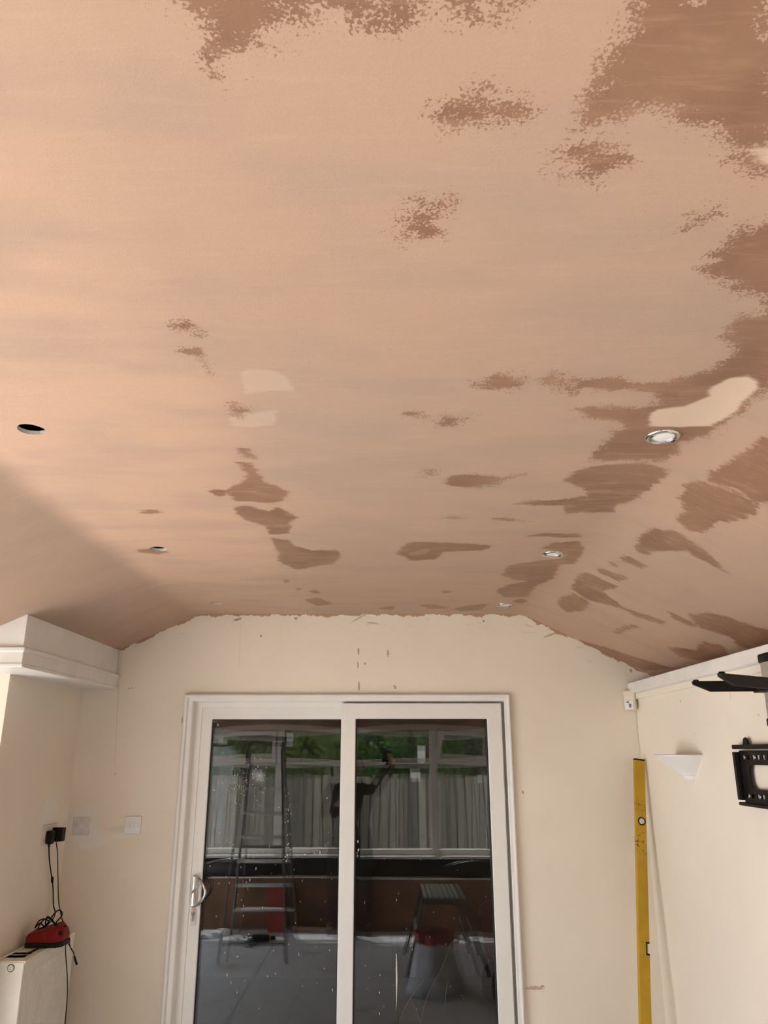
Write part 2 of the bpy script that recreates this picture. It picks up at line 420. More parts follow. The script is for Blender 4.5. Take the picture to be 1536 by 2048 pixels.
# ------------------------------------------------------------------ ceiling with its damp patches
S = 'streaky'
WETS = [  # (fuzz, outline)
 (.75,[(1290,-40),(1270,40),(1240,90),(1215,140),(1190,170),(1160,215),(1155,248),(1178,240),(1200,226),(1216,243),(1250,227),(1300,206),(1330,217),(1370,243),(1430,254),(1455,275),(1460,300),(1500,325),(1560,362),(1560,-40)]),
 (1.0,[(878,238),(900,207),(940,190),(960,180),(985,195),(1030,210),(1045,225),(1020,240),(960,241),(890,250)]),
 (.9,[(1127,318),(1145,292),(1175,290),(1200,280),(1233,300),(1243,320),(1220,344),(1190,355),(1160,345),(1140,335)]),
 (1.0,[(806,447),(830,430),(850,407),(878,402),(880,430),(865,463),(832,475)]),
 (1.0,[(1395,440),(1408,430),(1414,436),(1402,444)]),
 (.7,[(1417,538),(1430,502),(1470,477),(1510,452),(1570,440),(1570,605),(1500,590),(1460,567),(1427,556)]),
 (.85,[(355,-40),(358,2),(381,20),(401,71),(416,96),(428,125),(434,150),(439,96),(482,102),(520,92),(548,66),(569,32),(660,28),(711,41),(780,39),(830,20),(860,2),(862,-40)]),
 (1.0,[(855,10),(900,25),(960,22),(1030,4),(1060,-30),(850,-30)]),
 (.55,[(1483,627),(1452,666),(1475,701),(1425,736),(1367,755),(1312,767),(1281,771),(1250,753),(1192,755),(1142,755),(1153,771),(1212,782),(1270,778),(1309,786),(1320,806),(1270,817),(1219,813),(1157,817),(1173,833),(1227,841),(1250,848),(1219,872),(1188,910),(1175,921),(1262,919),(1330,922),(1347,908),(1359,887),(1398,872),(1440,848),(1479,817),(1491,802),(1522,778),(1570,745),(1570,620)]),
 (.25,[(1160,936),(1240,928),(1330,930),(1336,941),(1301,972),(1262,1000),(1227,1010),(1228,1023),(1134,1027),(1126,1011),(1076,1011),(1010,1006),(1115,1000),(1173,992),(1173,978),(1126,961)]),
 (.6,[(950,767),(979,752),(1014,746),(1050,759),(1044,775),(1010,779),(972,776)]),
 (.7,[(1082,756),(1107,745),(1133,755),(1157,778),(1148,790),(1126,775),(1087,767)]),
 (.5,[(887,963),(905,951),(940,948),(985,950),(1000,957),(1044,948),(1000,964),(985,970),(940,976),(900,973)]),
 (.4,[(988,1038),(1010,1036),(1060,1043),(1020,1044)]),
 (.1,[(1054,1073),(1083,1066),(1157,1068),(1165,1075)]),
 (.1,[(1083,1097),(1107,1085),(1157,1083),(1169,1095),(1149,1124),(1120,1128),(1107,1155),(1068,1174),(1056,1194),(1010,1194),(990,1182),(1017,1170),(1056,1162),(1029,1159),(1002,1151),(1017,1131),(1056,1124),(1126,1116),(1135,1105)]),
 (.1,[(1026,1203),(1042,1197),(1057,1202),(1042,1208)]),
 (.15,[(1417,949),(1437,934),(1475,910),(1514,887),(1570,840),(1570,1012),(1510,1000),(1471,976),(1421,965)]),
 (.15,[(1375,969),(1398,961),(1421,967),(1456,980),(1514,1007),(1514,1023),(1475,1042),(1433,1046),(1406,1064),(1378,1062),(1351,1038),(1371,1019),(1359,996)]),
 (.15,[(1270,1097),(1281,1069),(1305,1058),(1351,1062),(1378,1077),(1417,1108),(1456,1147),(1429,1135),(1378,1104),(1328,1100),(1281,1108)]),
 (.1,[(1239,1112),(1262,1114),(1293,1132),(1281,1137),(1247,1124)]),
 (.1,[(1188,1139),(1208,1137),(1258,1155),(1239,1163)]),
 (.1,[(1220,1122),(1238,1124),(1232,1133),(1218,1130)]),
 (.1,[(1153,1151),(1173,1145),(1239,1174),(1204,1182),(1250,1217),(1336,1244),(1320,1248),(1278,1236),(1243,1217),(1173,1198),(1142,1178)]),
 (.1,[(1115,1209),(1122,1194),(1149,1188),(1181,1205),(1169,1221),(1134,1225)]),
 (.15,[(1227,1263),(1250,1251),(1266,1248),(1289,1256),(1262,1256),(1235,1269)]),
 (.15,[(1332,1221),(1367,1236),(1402,1252),(1378,1252),(1344,1236)]),
 (.25,[(1378,1229),(1417,1225),(1464,1236),(1491,1248),(1560,1268),(1560,1290),(1483,1299),(1460,1272),(1420,1262),(1398,1254)]),
 (.2,[(1336,1295),(1394,1299),(1406,1283),(1444,1291),(1460,1310),(1406,1322),(1359,1314)]),
 (.1,[(1157,1279),(1212,1295),(1270,1314),(1347,1337),(1289,1341),(1212,1312)]),
 (.5,[(357,694),(398,694),(410,720),(425,747),(412,740),(393,714),(365,705)]),
 (.4,[(345,643),(360,640),(380,645),(397,668),(384,669),(370,652),(356,661)]),
 (.8,[(456,812),(478,814),(503,819),(486,828),(464,835)]),
 (.3,[(478,896),(494,896),(517,917),(498,919),(474,912)]),
 (.2,[(478,925),(502,925),(521,951),(529,962),(580,984),(564,1001),(545,1007),(498,1003),(470,1001),(453,978),(486,966),(494,951)]),
 (.1,[(416,984),(435,976),(459,984),(443,993)]),
 (.15,[(466,1015),(494,1011),(537,1023),(556,1015),(595,1035),(580,1044),(580,1068),(541,1068),(533,1052),(490,1040)]),
 (.1,[(543,1076),(580,1080),(588,1091),(627,1101),(673,1099),(683,1111),(666,1128),(634,1132),(595,1140),(556,1122),(556,1103)]),
 (.15,[(609,1199),(634,1195),(670,1208),(634,1212)]),
 (.1,[(567,1160),(573,1158),(578,1163),(572,1165)]),
 (.1,[(617,1183),(630,1180),(643,1185),(630,1188)]),
 (.1,[(588,1177),(596,1176),(605,1179),(594,1180)]),
 (.15,[(791,1105),(814,1087),(849,1083),(927,1087),(990,1091),(963,1101),(888,1103),(869,1119),(822,1121)]),
 (.6,[(808,830),(841,825),(860,830),(849,836)]),
 (.95,[(875,846),(892,834),(933,831),(921,844),(900,851)]),
 (.9,[(850,945),(875,943),(858,953)]),
 (.5,[(892,1035),(910,1033),(925,1036),(908,1038)]),
 (.15,[(837,1210),(869,1208),(900,1216),(861,1218)]),
 (.15,[(905,1217),(940,1210),(978,1208),(960,1220),(920,1222)]),
 (.15,[(755,1217),(790,1211),(785,1220)]),
 (.15,[(880,1184),(890,1181),(905,1184),(890,1187)]),
 (.2,[(272,1101),(300,1097),(336,1104),(318,1109),(285,1106)]),
 (.2,[(270,1024),(300,1020),(328,1025),(300,1028)]),
 (.3,[(1115,1210),(1119,1205),(1124,1210)]),
]
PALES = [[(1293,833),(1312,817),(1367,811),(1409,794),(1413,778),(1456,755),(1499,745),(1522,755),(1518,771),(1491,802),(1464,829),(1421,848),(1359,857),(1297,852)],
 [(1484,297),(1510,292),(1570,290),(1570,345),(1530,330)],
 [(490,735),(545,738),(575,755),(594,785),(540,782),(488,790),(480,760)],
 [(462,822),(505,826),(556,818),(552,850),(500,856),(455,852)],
 [(812,1107),(850,1096),(868,1100),(850,1108),(820,1112)],  # this and the next two outlines: plaster highlights painted in as pale colour
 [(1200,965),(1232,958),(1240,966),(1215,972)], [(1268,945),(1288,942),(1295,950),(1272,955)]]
def sdf(poly, P):
    """signed distance (positive inside) of points P to a closed outline"""
    A = np.array(poly); B = np.roll(A, -1, 0); d2 = np.full(len(P), 1e9); ins = np.zeros(len(P), bool)
    for a, b in zip(A, B):
        e = b-a; t = np.clip(((P-a)@e)/max(e@e, 1e-12), 0, 1); q = P-(a+t[:,None]*e)
        d2 = np.minimum(d2, (q*q).sum(1))
        c = ((a[1] > P[:,1]) != (b[1] > P[:,1]))
        with np.errstate(divide='ignore', invalid='ignore'):
            xi = (b[0]-a[0])*(P[:,1]-a[1])/(b[1]-a[1] if b[1] != a[1] else 1e-12)+a[0]
        ins ^= c & (P[:,0] < xi)
    d = np.sqrt(d2); return np.where(ins, d, -d)
def build_ceiling():
    st = .0125
    x0, x1, y0, y1 = -2.42, 1.62, -.65, 4.40
    nx, ny = int((x1-x0)/st)+1, int((y1-y0)/st)+1
    xs = x0+np.arange(nx)*st; ys = y0+np.arange(ny)*st
    holes = []
    for px, py in ((60,859),(318,1098),(435,1207)):
        X, Y = onCeil(px, py); holes.append((X, Y))
    blk = {}; HB = 4
    for X, Y in holes:
        i, j = int(round((X-x0)/st)), int(round((Y-y0)/st)); blk[(i,j)] = (x0+i*st, y0+j*st)
    XX, YY = np.meshgrid(xs, ys, indexing='ij')
    pts = np.stack([XX.ravel(), YY.ravel()], 1)
    idx = lambda i, j: i*ny+j
    faces = []
    skip = set()
    for (ci, cj) in blk:
        for i in range(ci-HB, ci+HB):
            for j in range(cj-HB, cj+HB): skip.add((i,j))
    for i in range(nx-1):
        for j in range(ny-1):
            if (i,j) not in skip: faces.append((idx(i,j), idx(i,j+1), idx(i+1,j+1), idx(i+1,j)))
    extra = []; rims = []
    base = len(pts)
    for (ci, cj), (X, Y) in blk.items():
        ringi = [(ci+k, cj-HB) for k in range(-HB, HB)] + [(ci+HB, cj+k) for k in range(-HB, HB)] + [(ci-k, cj+HB) for k in range(-HB, HB)] + [(ci-HB, cj-k) for k in range(-HB, HB)]
        n = len(ringi); cir = []
        for k, (i, j) in enumerate(ringi):
            a = math.atan2(j-cj, i-ci); rr = .0325*(1+.03*math.sin(3*a+ci))
            cir.append(base+len(extra)); extra.append((X+rr*math.cos(a), Y+rr*math.sin(a)))
        for k in range(n):
            A, B = idx(*ringi[k]), idx(*ringi[(k+1)%n])
            faces.append((A, cir[k], cir[(k+1)%n], B))
        rims.append((X, Y, [extra[c-base] for c in cir]))
    P = np.vstack([pts, np.array(extra)])
    zz = np.zeros(len(P))
    def soft(t, w):  # smooth ramp max(0,t)
        return np.where(t <= -w, 0, np.where(t >= w, t, (t+w)**2/(4*w)))
    zz = ZC - SL*soft(XL-P[:,0], .05) - SR*soft(P[:,0]-XR, .07)
    me = bpy.data.meshes.new('ceiling')
    me.from_pydata([(float(a), float(b), float(c)) for (a,b),c in zip(P, zz)], [], faces)
    me.update()
    wet = np.full(len(P), -.3); fuzz = np.zeros(len(P)); pale = np.full(len(P), -.3); pstr = np.full(len(P), .8)
    for fz, poly in WETS:
        q = np.array([onCeil(x, y) for x, y in poly]); lo, hi = q.min(0)-.15, q.max(0)+.15
        sel = np.where(((P > lo) & (P < hi)).all(1))[0]
        if not len(sel): continue
        d = sdf(q, P[sel]); up = d > wet[sel]
        wet[sel[up]] = d[up]; fuzz[sel[up]] = fz
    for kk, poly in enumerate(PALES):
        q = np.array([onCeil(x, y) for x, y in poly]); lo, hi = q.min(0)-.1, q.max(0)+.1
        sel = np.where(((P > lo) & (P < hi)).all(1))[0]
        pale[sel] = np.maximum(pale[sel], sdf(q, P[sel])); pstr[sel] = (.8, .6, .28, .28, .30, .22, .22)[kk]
    # the left strip of plaster is a paler, warmer pink with a feathered joint
    warm = np.clip((-.28 + .05*np.sin(P[:,1]*5) - P[:,0])/.22, 0, 1)*np.clip((P[:,0]-(XL-.04))/.06, 0, 1)  # tint ends at the crease, painting in the left slope's shade
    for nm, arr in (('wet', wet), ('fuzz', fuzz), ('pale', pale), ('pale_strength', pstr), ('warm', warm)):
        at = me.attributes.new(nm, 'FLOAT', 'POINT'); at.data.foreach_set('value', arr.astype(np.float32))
    for p in me.polygons: p.use_smooth = True
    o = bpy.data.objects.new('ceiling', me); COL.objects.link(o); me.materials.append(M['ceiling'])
    struct(o, 'bare pink plaster ceiling, flat in the middle with sloping sides and damp brown patches')
    labs = ['empty round downlight hole farthest from the patio door', 'empty round downlight hole, middle of the three', 'empty round downlight hole beside the patio door wall']
    for (X, Y, ring), lb in zip(rims, labs):
        bm = bmesh.new(); n = len(ring); zt = .010
        L = [[], [], []]
        for a, b in ring:
            L[0].append(bm.verts.new((a, b, ZC-.0003)))
            L[1].append(bm.verts.new((a, b, ZC+zt))); L[2].append(bm.verts.new((X+(a-X)*1.4, Y+(b-Y)*1.4, ZC+zt)))
        for k in range(n):
            j = (k+1)%n
            bm.faces.new((L[0][k], L[0][j], L[1][j], L[1][k])); bm.faces.new((L[1][k], L[1][j], L[2][j], L[2][k]))
        r = mesh_obj('hole_rim', bm, M['cutboard'], o); r['label'] = lb
    return o
ceiling = build_ceiling()

# ------------------------------------------------------------------ walls
DX0, DX1, DZ1 = -1.076, .678, 2.103      # patio door, outer size
def wall_back():
    bm = bmesh.new(); x0, x1, zt = -2.45, 1.70, 2.80
    prism(bm, [(x0,-.1),(DX0+.02,-.1),(DX0+.02,DZ1-.02),(DX1-.02,DZ1-.02),(DX1-.02,-.1),(x1,-.1),(x1,zt),(x0,zt)], 1, D, D+.16)
    return struct(mesh_obj('wall_back', bm, M['wall_back']), 'cream wall around the patio door, smeared with plaster along its top')
wall_back()
bm = bmesh.new(); prism(bm, [(YB-.15,-.1),(D+.1,-.1),(D+.1,2.11),(YB-.15,2.11)], 0, WR, WR+.34)
struct(mesh_obj('wall_right', bm, M['wall_right']), 'cream side wall with the sconce and black brackets')
struct(mesh_obj('wall_eave', boxbm(1.70, 1.80, YB-.15, D+.16, -.1, 2.80), M['render_out']), 'outer eave wall behind the ledge')
# left pier, then the stepped-back outer wall with its wide opening
struct(mesh_obj('wall_left', boxbm(-2.40, XP, YP, D, -.1, 2.16), M['wall_pier']), 'cream left pier beside the radiator')
bm = bmesh.new()
box(bm, -2.45, WL, YB-.15, -.35, -.1, 2.8); box(bm, -2.45, WL, 3.15, D+.1, -.1, 2.8); box(bm, -2.45, WL, -.35, 3.15, 1.93, 2.8)
struct(mesh_obj('wall_side', bm, M['wall']), 'outer side wall with a wide garden opening')
struct(mesh_obj('ceiling_light_block', boxbm(-2.45, 1.80, YB-.15, D+.16, 2.80, 2.9), M['void']), 'roof slab above the plastered ceiling, added to keep light out')  # slab added to block light from above the ceiling
# opening frame in the side wall
bm = bmesh.new()
for y in (-.35, .8, 1.97, 3.09): box(bm, -2.43, -2.37, y, y+.06, -.05, 1.93)
box(bm, -2.43, -2.37, -.35, 3.15, 1.87, 1.93)
struct(mesh_obj('door_2', bm, M['white'], bevel=.004), 'white posts of the open garden doorway')
# rear wall (behind the camera, seen mirrored in the patio door)
WX0, WX1, WZ0, WZ1 = -2.20, 1.28, .72, 2.07
bm = bmesh.new()
prism(bm, [(-2.45,.5),(-2.45,2.8),(1.8,2.8),(1.8,.5),(WX1,.5),(WX1,WZ1),(WX0,WZ1),(WX0,.5)], 1, YB-.15, YB)
struct(mesh_obj('wall_rear', bm, M['rear_plaster']), 'pink plastered wall with the wide garden window')
bm = bmesh.new(); box(bm, -2.45, 1.8, YB-.15, YB+.12, -.1, .5)
struct(mesh_obj('wall_dado', bm, M['dado']), 'brown low wall under the garden window')
struct(mesh_obj('trim_1', boxbm(WX0, WX1, YB-.12, YB-.01, .5, WZ0-.03), M['gasket']), 'black band between the window sill and the low wall')
struct(mesh_obj('trim_2', boxbm(-2.29, WR-.01, YB+.0, YB+.135, .5, .512), M['gloss']), 'thin white capping on the low wall')
# window behind the camera
win = struct(empty('window_1', (0, YB-.07, WZ0)), 'wide white garden window with stickers still on its panes')
oy = YB-.07
def wpart(name, bm, mat, **k):
    o = mesh_obj(name, bm, mat, win, **k); o.matrix_parent_inverse = Matrix.Translation((0, -oy, -WZ0)); return o
bm = bmesh.new(); frame_ring(bm, WX0, WX1, WZ0, WZ1, .06, .06, .06, .06, YB-.10, YB-.03); wpart('window_frame', bm, M['white'], bevel=.004)
TZ = 1.68
for x in (-1.20, .56): wpart('mullion', boxbm(x-.04, x+.04, YB-.10, YB-.03, WZ0+.06, WZ1-.06), M['white'], bevel=.004)
segs = [(WX0+.06, -1.24), (-1.16, .52), (.60, WX1-.06)]
for a, b in segs: wpart('transom', boxbm(a, b, YB-.10, YB-.03, TZ-.03, TZ+.03), M['white'], bevel=.004)
for k, (a, b) in enumerate(segs):
    wpart('pane', boxbm(a, b, YB-.068, YB-.064, WZ0+.06, TZ-.03), M['win_glass'])
    z0 = TZ+.03; z1 = WZ1-.06
    if k != 1:
        bm = bmesh.new(); frame_ring(bm, a+.005, b-.005, z0+.004, z1-.004, .045, .045, .045, .045, YB-.085, YB-.015); wpart('sash', bm, M['white'], bevel=.004)
    wpart('pane', boxbm(a, b, YB-.068, YB-.064, z0, z1), M['win_glass'])
wpart('window_sill', boxbm(WX0, WX1, YB-.03, YB+.05, WZ0-.03, WZ0), M['white'], bevel=.006)

# ------------------------------------------------------------------ floor
fl = struct(mesh_obj('floor', boxbm(-2.3, 1.36, YB, D, -.1, -.006), M['grout']), 'dusty grey tiled floor')
tbm = bmesh.new(); box(tbm, -.197, .197, -.197, .197, -.008, .0); bmesh.ops.recalc_face_normals(tbm, faces=tbm.faces)
tme = bpy.data.meshes.new('tile'); tbm.to_mesh(tme); tbm.free(); tme.materials.append(M['tile'])
for i in range(9):
    for j in range(12):
        o = bpy.data.objects.new('tile', tme); COL.objects.link(o); o.parent = fl
        o.location = (-2.09+.4*i, -.39+.4*j, random.uniform(-.0008, 0)); o.rotation_euler = (0,0,random.choice((0,1,2,3))*math.pi/2)

# ------------------------------------------------------------------ boxing under the left slope, ledge on the right
zt = ceil_z(XBX)+.06
tr = struct(empty('trim_3', (XBX, YBX, 2.12)), 'white painted boxing under the left slope')
def tp(name, bm, mat, **k):
    o = mesh_obj(name, bm, mat, tr, **k); o.matrix_parent_inverse = Matrix.Translation((-XBX, -YBX, -2.12)); return o
bm = bmesh.new()
xo, xi, yi = -2.42, XBX, YBX
prism(bm, [(xo, 2.15), (xi, 2.15), (xi, ceil_z(xi)+.03), (xo, ceil_z(xo)+.03)], 1, yi, D-.001); tp('boxing', bm, M['gloss'], bevel=.003)
def ltrim(zb, ztop, proud, name):
    bm = bmesh.new()
    prism(bm, [(xo, yi-proud), (xi+proud, yi-proud), (xi+proud, D-.002), (xi-.03, D-.002), (xi-.03, yi+.03), (xo, yi+.03)], 2, zb, ztop)
    tp(name, bm, M['gloss'], bevel=.003)
ltrim(2.138, 2.198, .012, 'fascia_board'); ltrim(2.188, 2.206, .017, 'bead'); ltrim(2.126, 2.142, .016, 'bead')
tp('soffit', boxbm(xo, xi, yi, D-.002, 2.128, 2.15), M['gloss'])
bm = bmesh.new()
zt_r = onY(1257, 1367, D).z
prism(bm, [(1.322, zt_r-.052), (1.362, zt_r-.06), (1.70, zt_r-.06), (1.70, zt_r), (1.322, zt_r)], 1, -.55, D-.004)
struct(mesh_obj('trim_4', bm, M['gloss'], bevel=.004), 'white painted ledge along the top of the right wall')
struct(mesh_obj('trim_5', boxbm(1.345, 1.37, -.55, D-.004, zt_r-.085, zt_r-.055), M['wall_right'], bevel=.006), 'cream bead under the white ledge')

# ------------------------------------------------------------------ sliding patio door
door = struct(empty('door_1', (0, D, 0)), 'white sliding patio door with two tall reflective panes and chrome handle')
def dpart(name, bm, mat, parent=None, **k):
    o = mesh_obj(name, bm, mat, parent or door, **k)
    o.matrix_parent_inverse = Matrix.Translation((0, -D, 0)) if parent is None else Matrix.Identity(4); return o
PROF = [(0, .05), (0, -.020), (.05, -.027), (.14, -.031), (.23, -.028), (.29, -.018), (.31, -.016), (.56, -.016), (.60, -.013), (.63, -.004), (.66, .020), (.70, .024), (1.12, .026), (1.12, .10)]
def swept(name, wl, wr, wt, wb):
    bm = bmesh.new(); rings = []
    for o_, y_ in PROF:
        X0, X1, Z0, Z1 = DX0+o_*wl, DX1-o_*wr, -.03+o_*wb, DZ1-o_*wt
        rings.append([bm.verts.new((x_, D+y_, z_)) for x_, z_ in ((X0,Z0),(X1,Z0),(X1,Z1),(X0,Z1))])
    for A, B in zip(rings, rings[1:]):
        for k in range(4): bm.faces.new((A[k], A[(k+1)%4], B[(k+1)%4], B[k]))
    bmesh.ops.recalc_face_normals(bm, faces=bm.faces)
    return dpart(name, bm, M['white'], bevel=.003)
swept('outer_frame', .082, .052, .064, .06)
def pane(x0, x1, z0, z1, y, sag, parent):
    nx, nz = 28, 60; bm = bmesh.new(); g = []
    for i in range(nx+1):
        col = []
        for j in range(nz+1):
            u, v = 2*i/nx-1, 2*j/nz-1
            # sealed units bow: flattish plate deflection, clamped at the edges
            col.append(bm.verts.new((x0+(x1-x0)*i/nx, y + sag*(1-u*u)*(1-v*v)*(1+.35*v*v+.1*u*u), z0+(z1-z0)*j/nz)))
        g.append(col)
    for i in range(nx):
        for j in range(nz): bm.faces.new((g[i][j], g[i+1][j], g[i+1][j+1], g[i][j+1]))
    o = dpart('glass_pane', bm, M['door_glass'], parent, smooth=True); return o
def leaf(x0, x1, zt, l, r, t, yf, yb, sag):
    bm = bmesh.new(); zb = .03
    frame_ring(bm, x0, x1, zb, zt, l, r, t, .09, yf, yb)
    lf = dpart('sliding_leaf', bm, M['white'], bevel=.005)
    gx0, gx1, gz0, gz1 = x0+l, x1-r, zb+.09, zt-t
    ym = yf+.030
    bm = bmesh.new(); frame_ring(bm, gx0, gx1, gz0, gz1, .006, .006, .006, .006, yf+.012, yf+.045); dpart('gasket', bm, M['gasket'], lf)
    pane(gx0+.003, gx1-.003, gz0+.003, gz1-.003, ym-.012, sag, lf); pane(gx0+.003, gx1-.003, gz0+.003, gz1-.003, ym+.012, -sag, lf)
    return lf
GZ1 = onY(560, 1438, D).z
lf_l = leaf(-.997, -.18, GZ1+.068, .068, .05, .068, D+.030, D+.075, .0015)
lf_r = leaf(-.229, .629, onY(850, 1406, D-.03).z, .078, .078, onY(850,1406,D-.03).z-GZ1, D-.022, D+.026, .0015)
# handle on the left leaf
hc = onY(384, 1780, D+.02); hz = hc.z
bm = bmesh.new(); prism(bm, [(-.977,hz-.078),(-.947,hz-.078),(-.947,hz+.068),(-.977,hz+.068)], 1, D+.018, D+.032); dpart('handle_plate', bm, M['chrome'], lf_l, bevel=.006)
arc = [(-.960 + .062*math.sin(math.pi*t)**.8, D+.016-.040*math.sin(math.pi*t)**.6, hz+.066-.142*t) for t in [k/14 for k in range(15)]]
bm = bmesh.new(); tube(bm, catmull(arc, 4), .0075, 12); dpart('handle_pull', bm, M['chrome'], lf_l, smooth=True)
bm = bmesh.new(); tube(bm, [(-.972,D+.012,hz-.012),(-.948,D-.012,hz+.018),(-.935,D-.016,hz+.03)], [.005,.005,.004], 10); dpart('thumb_latch', bm, M['chrome'], lf_l, smooth=True)
bm = bmesh.new()
cyl = []
for k in range(24):
    a = 2*math.pi*k/24; cyl.append((-.962+.016*math.cos(a), hz-.124+.016*math.sin(a)+(.024 if math.sin(a) >= 0 else -.024)))
prism(bm, cyl, 1, D+.024, D+.031); dpart('lock_escutcheon', bm, M['chrome'], lf_l, bevel=.002)
bm = bmesh.new(); lathe(bm, [(.0085,0),(.0085,.004),(.0001,.0045)], 20, M=Matrix.Translation((-.962,D+.0235,hz-.109)) @ Matrix.Rotation(R(90),4,'X')); box(bm, -.966,-.958,D+.0205,D+.024,hz-.142,hz-.112)
dpart('lock_cylinder', bm, M['alu_dull'], lf_l)
# dried plaster splashes on the panes
def splashes(parent, spots, y):
    bm = bmesh.new()
    for (px, py, rx, rz) in spots:
        p = onY(px, py, y); k = y/ray(px, py).y; rx *= k; rz *= k
        vs = [bm.verts.new((p.x+rx*math.cos(a)*random.uniform(.7,1.2), y-.0015, p.z+rz*math.sin(a)*random.uniform(.8,1.1))) for a in [2*math.pi*i/7 for i in range(7)]]
        c = bm.verts.new((p.x, y-.0035, p.z))
        for i in range(7): bm.faces.new((vs[i], vs[(i+1)%7], c))
    bmesh.ops.recalc_face_normals(bm, faces=bm.faces)
    o = dpart('plaster_splash', bm, M['splash'], parent); o['kind'] = 'stuff'
sp = []
for _ in range(70): sp.append((random.gauss(488, 26), random.gauss(1572, 22), random.uniform(.5,1.0), random.uniform(.8,1.8)))
for _ in range(60): sp.append((random.uniform(420, 670), random.triangular(1560, 2030, 1720), random.uniform(.4,.8), random.uniform(.8,2.2)))
for _ in range(26): sp.append((random.gauss(575, 3), random.uniform(1580, 1725), random.uniform(.5,.9), random.uniform(.8,2.0)))
for x, y in ((428,1443),(436,1450),(462,1965),(474,1985),(454,1950),(500,1760),(512,1737),(640,1705),(665,1980)): sp.append((x, y, .9, 3.0))
sp = [q for q in sp if 415-(q[1]-1438)*.045 < q[0] < 676]
splashes(lf_l, sp, D+.030+.030-.012)
sp = [(random.uniform(716, 975), random.uniform(1700, 2040), .5, random.uniform(.8,1.6)) for _ in range(26)] + [(793,1958,1.6,52),(793,1800,.8,2.5),(759,1985,.9,2.5),(759,2027,.9,2.5),(717,1700,1.5,3),(716,1683,1.2,3),(760,1950,.8,2)]
splashes(lf_r, sp, D-.022+.030-.012)
bm = bmesh.new()
for pl_ in ([(903,1884),(884,1935),(870,1960),(852,2000),(838,2060)], [(848,1960),(822,1994),(806,2022),(795,2060)], [(822,1996),(834,2024),(846,2060)], [(897,1962),(892,1985),(890,2020)]):
    tube(bm, catmull([onY(x, y, D-.006) for x, y in pl_], 4),   .0007, 5)
dpart('dried_smear', bm, M['smear'], lf_r)['kind'] = 'stuff'
# unlit room beyond the patio door
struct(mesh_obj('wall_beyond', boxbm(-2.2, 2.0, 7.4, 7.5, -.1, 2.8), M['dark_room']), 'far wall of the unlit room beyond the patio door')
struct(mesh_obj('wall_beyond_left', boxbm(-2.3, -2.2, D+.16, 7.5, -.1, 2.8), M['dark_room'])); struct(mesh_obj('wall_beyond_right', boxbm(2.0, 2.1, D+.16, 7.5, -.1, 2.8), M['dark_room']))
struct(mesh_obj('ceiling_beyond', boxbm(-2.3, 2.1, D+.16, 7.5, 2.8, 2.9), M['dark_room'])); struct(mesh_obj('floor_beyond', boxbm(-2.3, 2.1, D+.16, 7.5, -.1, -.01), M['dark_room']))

# ------------------------------------------------------------------ downlights
def downlight(px, py, label):
    X, Y = onCeil(px, py)
    t = tag(empty('recessed_downlight', (X, Y, ZC)), label, 'downlight', 'chrome downlights in the ceiling')
    bm = bmesh.new(); lathe(bm, [(.0300,-.0004),(.0300,-.002),(.031,-.0045),(.036,-.0055),(.040,-.0045),(.0435,-.001),(.0435,.001),(.034,.003)], 48); mesh_obj('bezel', bm, M['chrome'], t, smooth=True)
    bm = bmesh.new(); lathe(bm, [(.0302,-.0012),(.0285,-.0036),(.0265,-.0022),(.0262,-.0006)], 48); mesh_obj('retaining_ring', bm, M['alu'], t, smooth=True)
    bm = bmesh.new(); lathe(bm, [(.0001,-.0022),(.012,-.0020),(.022,-.0014),(.0262,-.0008)], 40); mesh_obj('lamp', bm, M['lens'], t, smooth=True)
    for a in (.5, math.pi+.3):
        bm = bmesh.new(); box(bm, .0305, .037, -.004, .004, -.0062, -.0044, Matrix.Rotation(a, 4, 'Z')); mesh_obj('clip_slot', bm, M['dark'], t)
downlight(1326, 873, 'chrome recessed downlight at the edge of a pale patch, farthest from the door')
downlight(1106, 1108, 'chrome recessed downlight between the two others on the damp right side')
downlight(1009, 1210, 'chrome recessed downlight close to the patio door wall')

# ------------------------------------------------------------------ switches and socket
def screw(bm, x, y, z): lathe(bm, [(.0001,-.0005),(.0022,-.0003),(.0026,.001)], 12, M=Matrix.Translation((x,y,z)) @ Matrix.Rotation(R(90),4,'X'))
def light_switch(px, py, rockers, label, mat, w=.043):
    p = onY(px, py, D)
    t = tag(empty('light_switch', (p.x, D, p.z)), label, 'switch', None)
    mesh_obj('plate', boxbm(-w, w, -.008, .0, -w, w), mat, t, bevel=.003)
    n = rockers; wr = .0115
    for k in range(n):
        x = (k-(n-1)/2)*(wr*2-.0005) if n == 3 else 0
        hw = wr-.0006 if n == 3 else .018
        bm = bmesh.new(); prism(bm, [(-.0085,-.012),(-.0115,-.013),(-.0085,.013),(-.007,.013),(-.007,-.013)], 0, x-hw, x+hw); mesh_obj('rocker', bm, mat, t, bevel=.001)
    for sx in (-1, 1):
        bm = bmesh.new(); screw(bm, sx*.030, -.0078, 0); mesh_obj('screw', bm, M['dark'], t)
light_switch(266, 1650, 3, 'white three-gang light switch near the patio door frame', M['plastic'])
light_switch(163, 1652, 1, 'dusty white single wall switch in the corner, ringed by pale filler', M['plate'])
sy = onX(84, 1667, XP).y; sy1 = onX(109, 1667, XP).y; syc = (sy+sy1)/2; sz = onX(97, 1667, XP).z
t = tag(empty('wall_socket', (XP, syc, sz)), 'white double wall socket with two black plugs in it', 'socket')
mesh_obj('plate', boxbm(0, .009, -.073, .073, -.043, .043), M['plate'], t, bevel=.003)
for sgn in (-1, 1): mesh_obj('switch_rocker', boxbm(.009, .0125, sgn*.012-.006, sgn*.012+.006, .015, .032), M['plate'], t, bevel=.001)
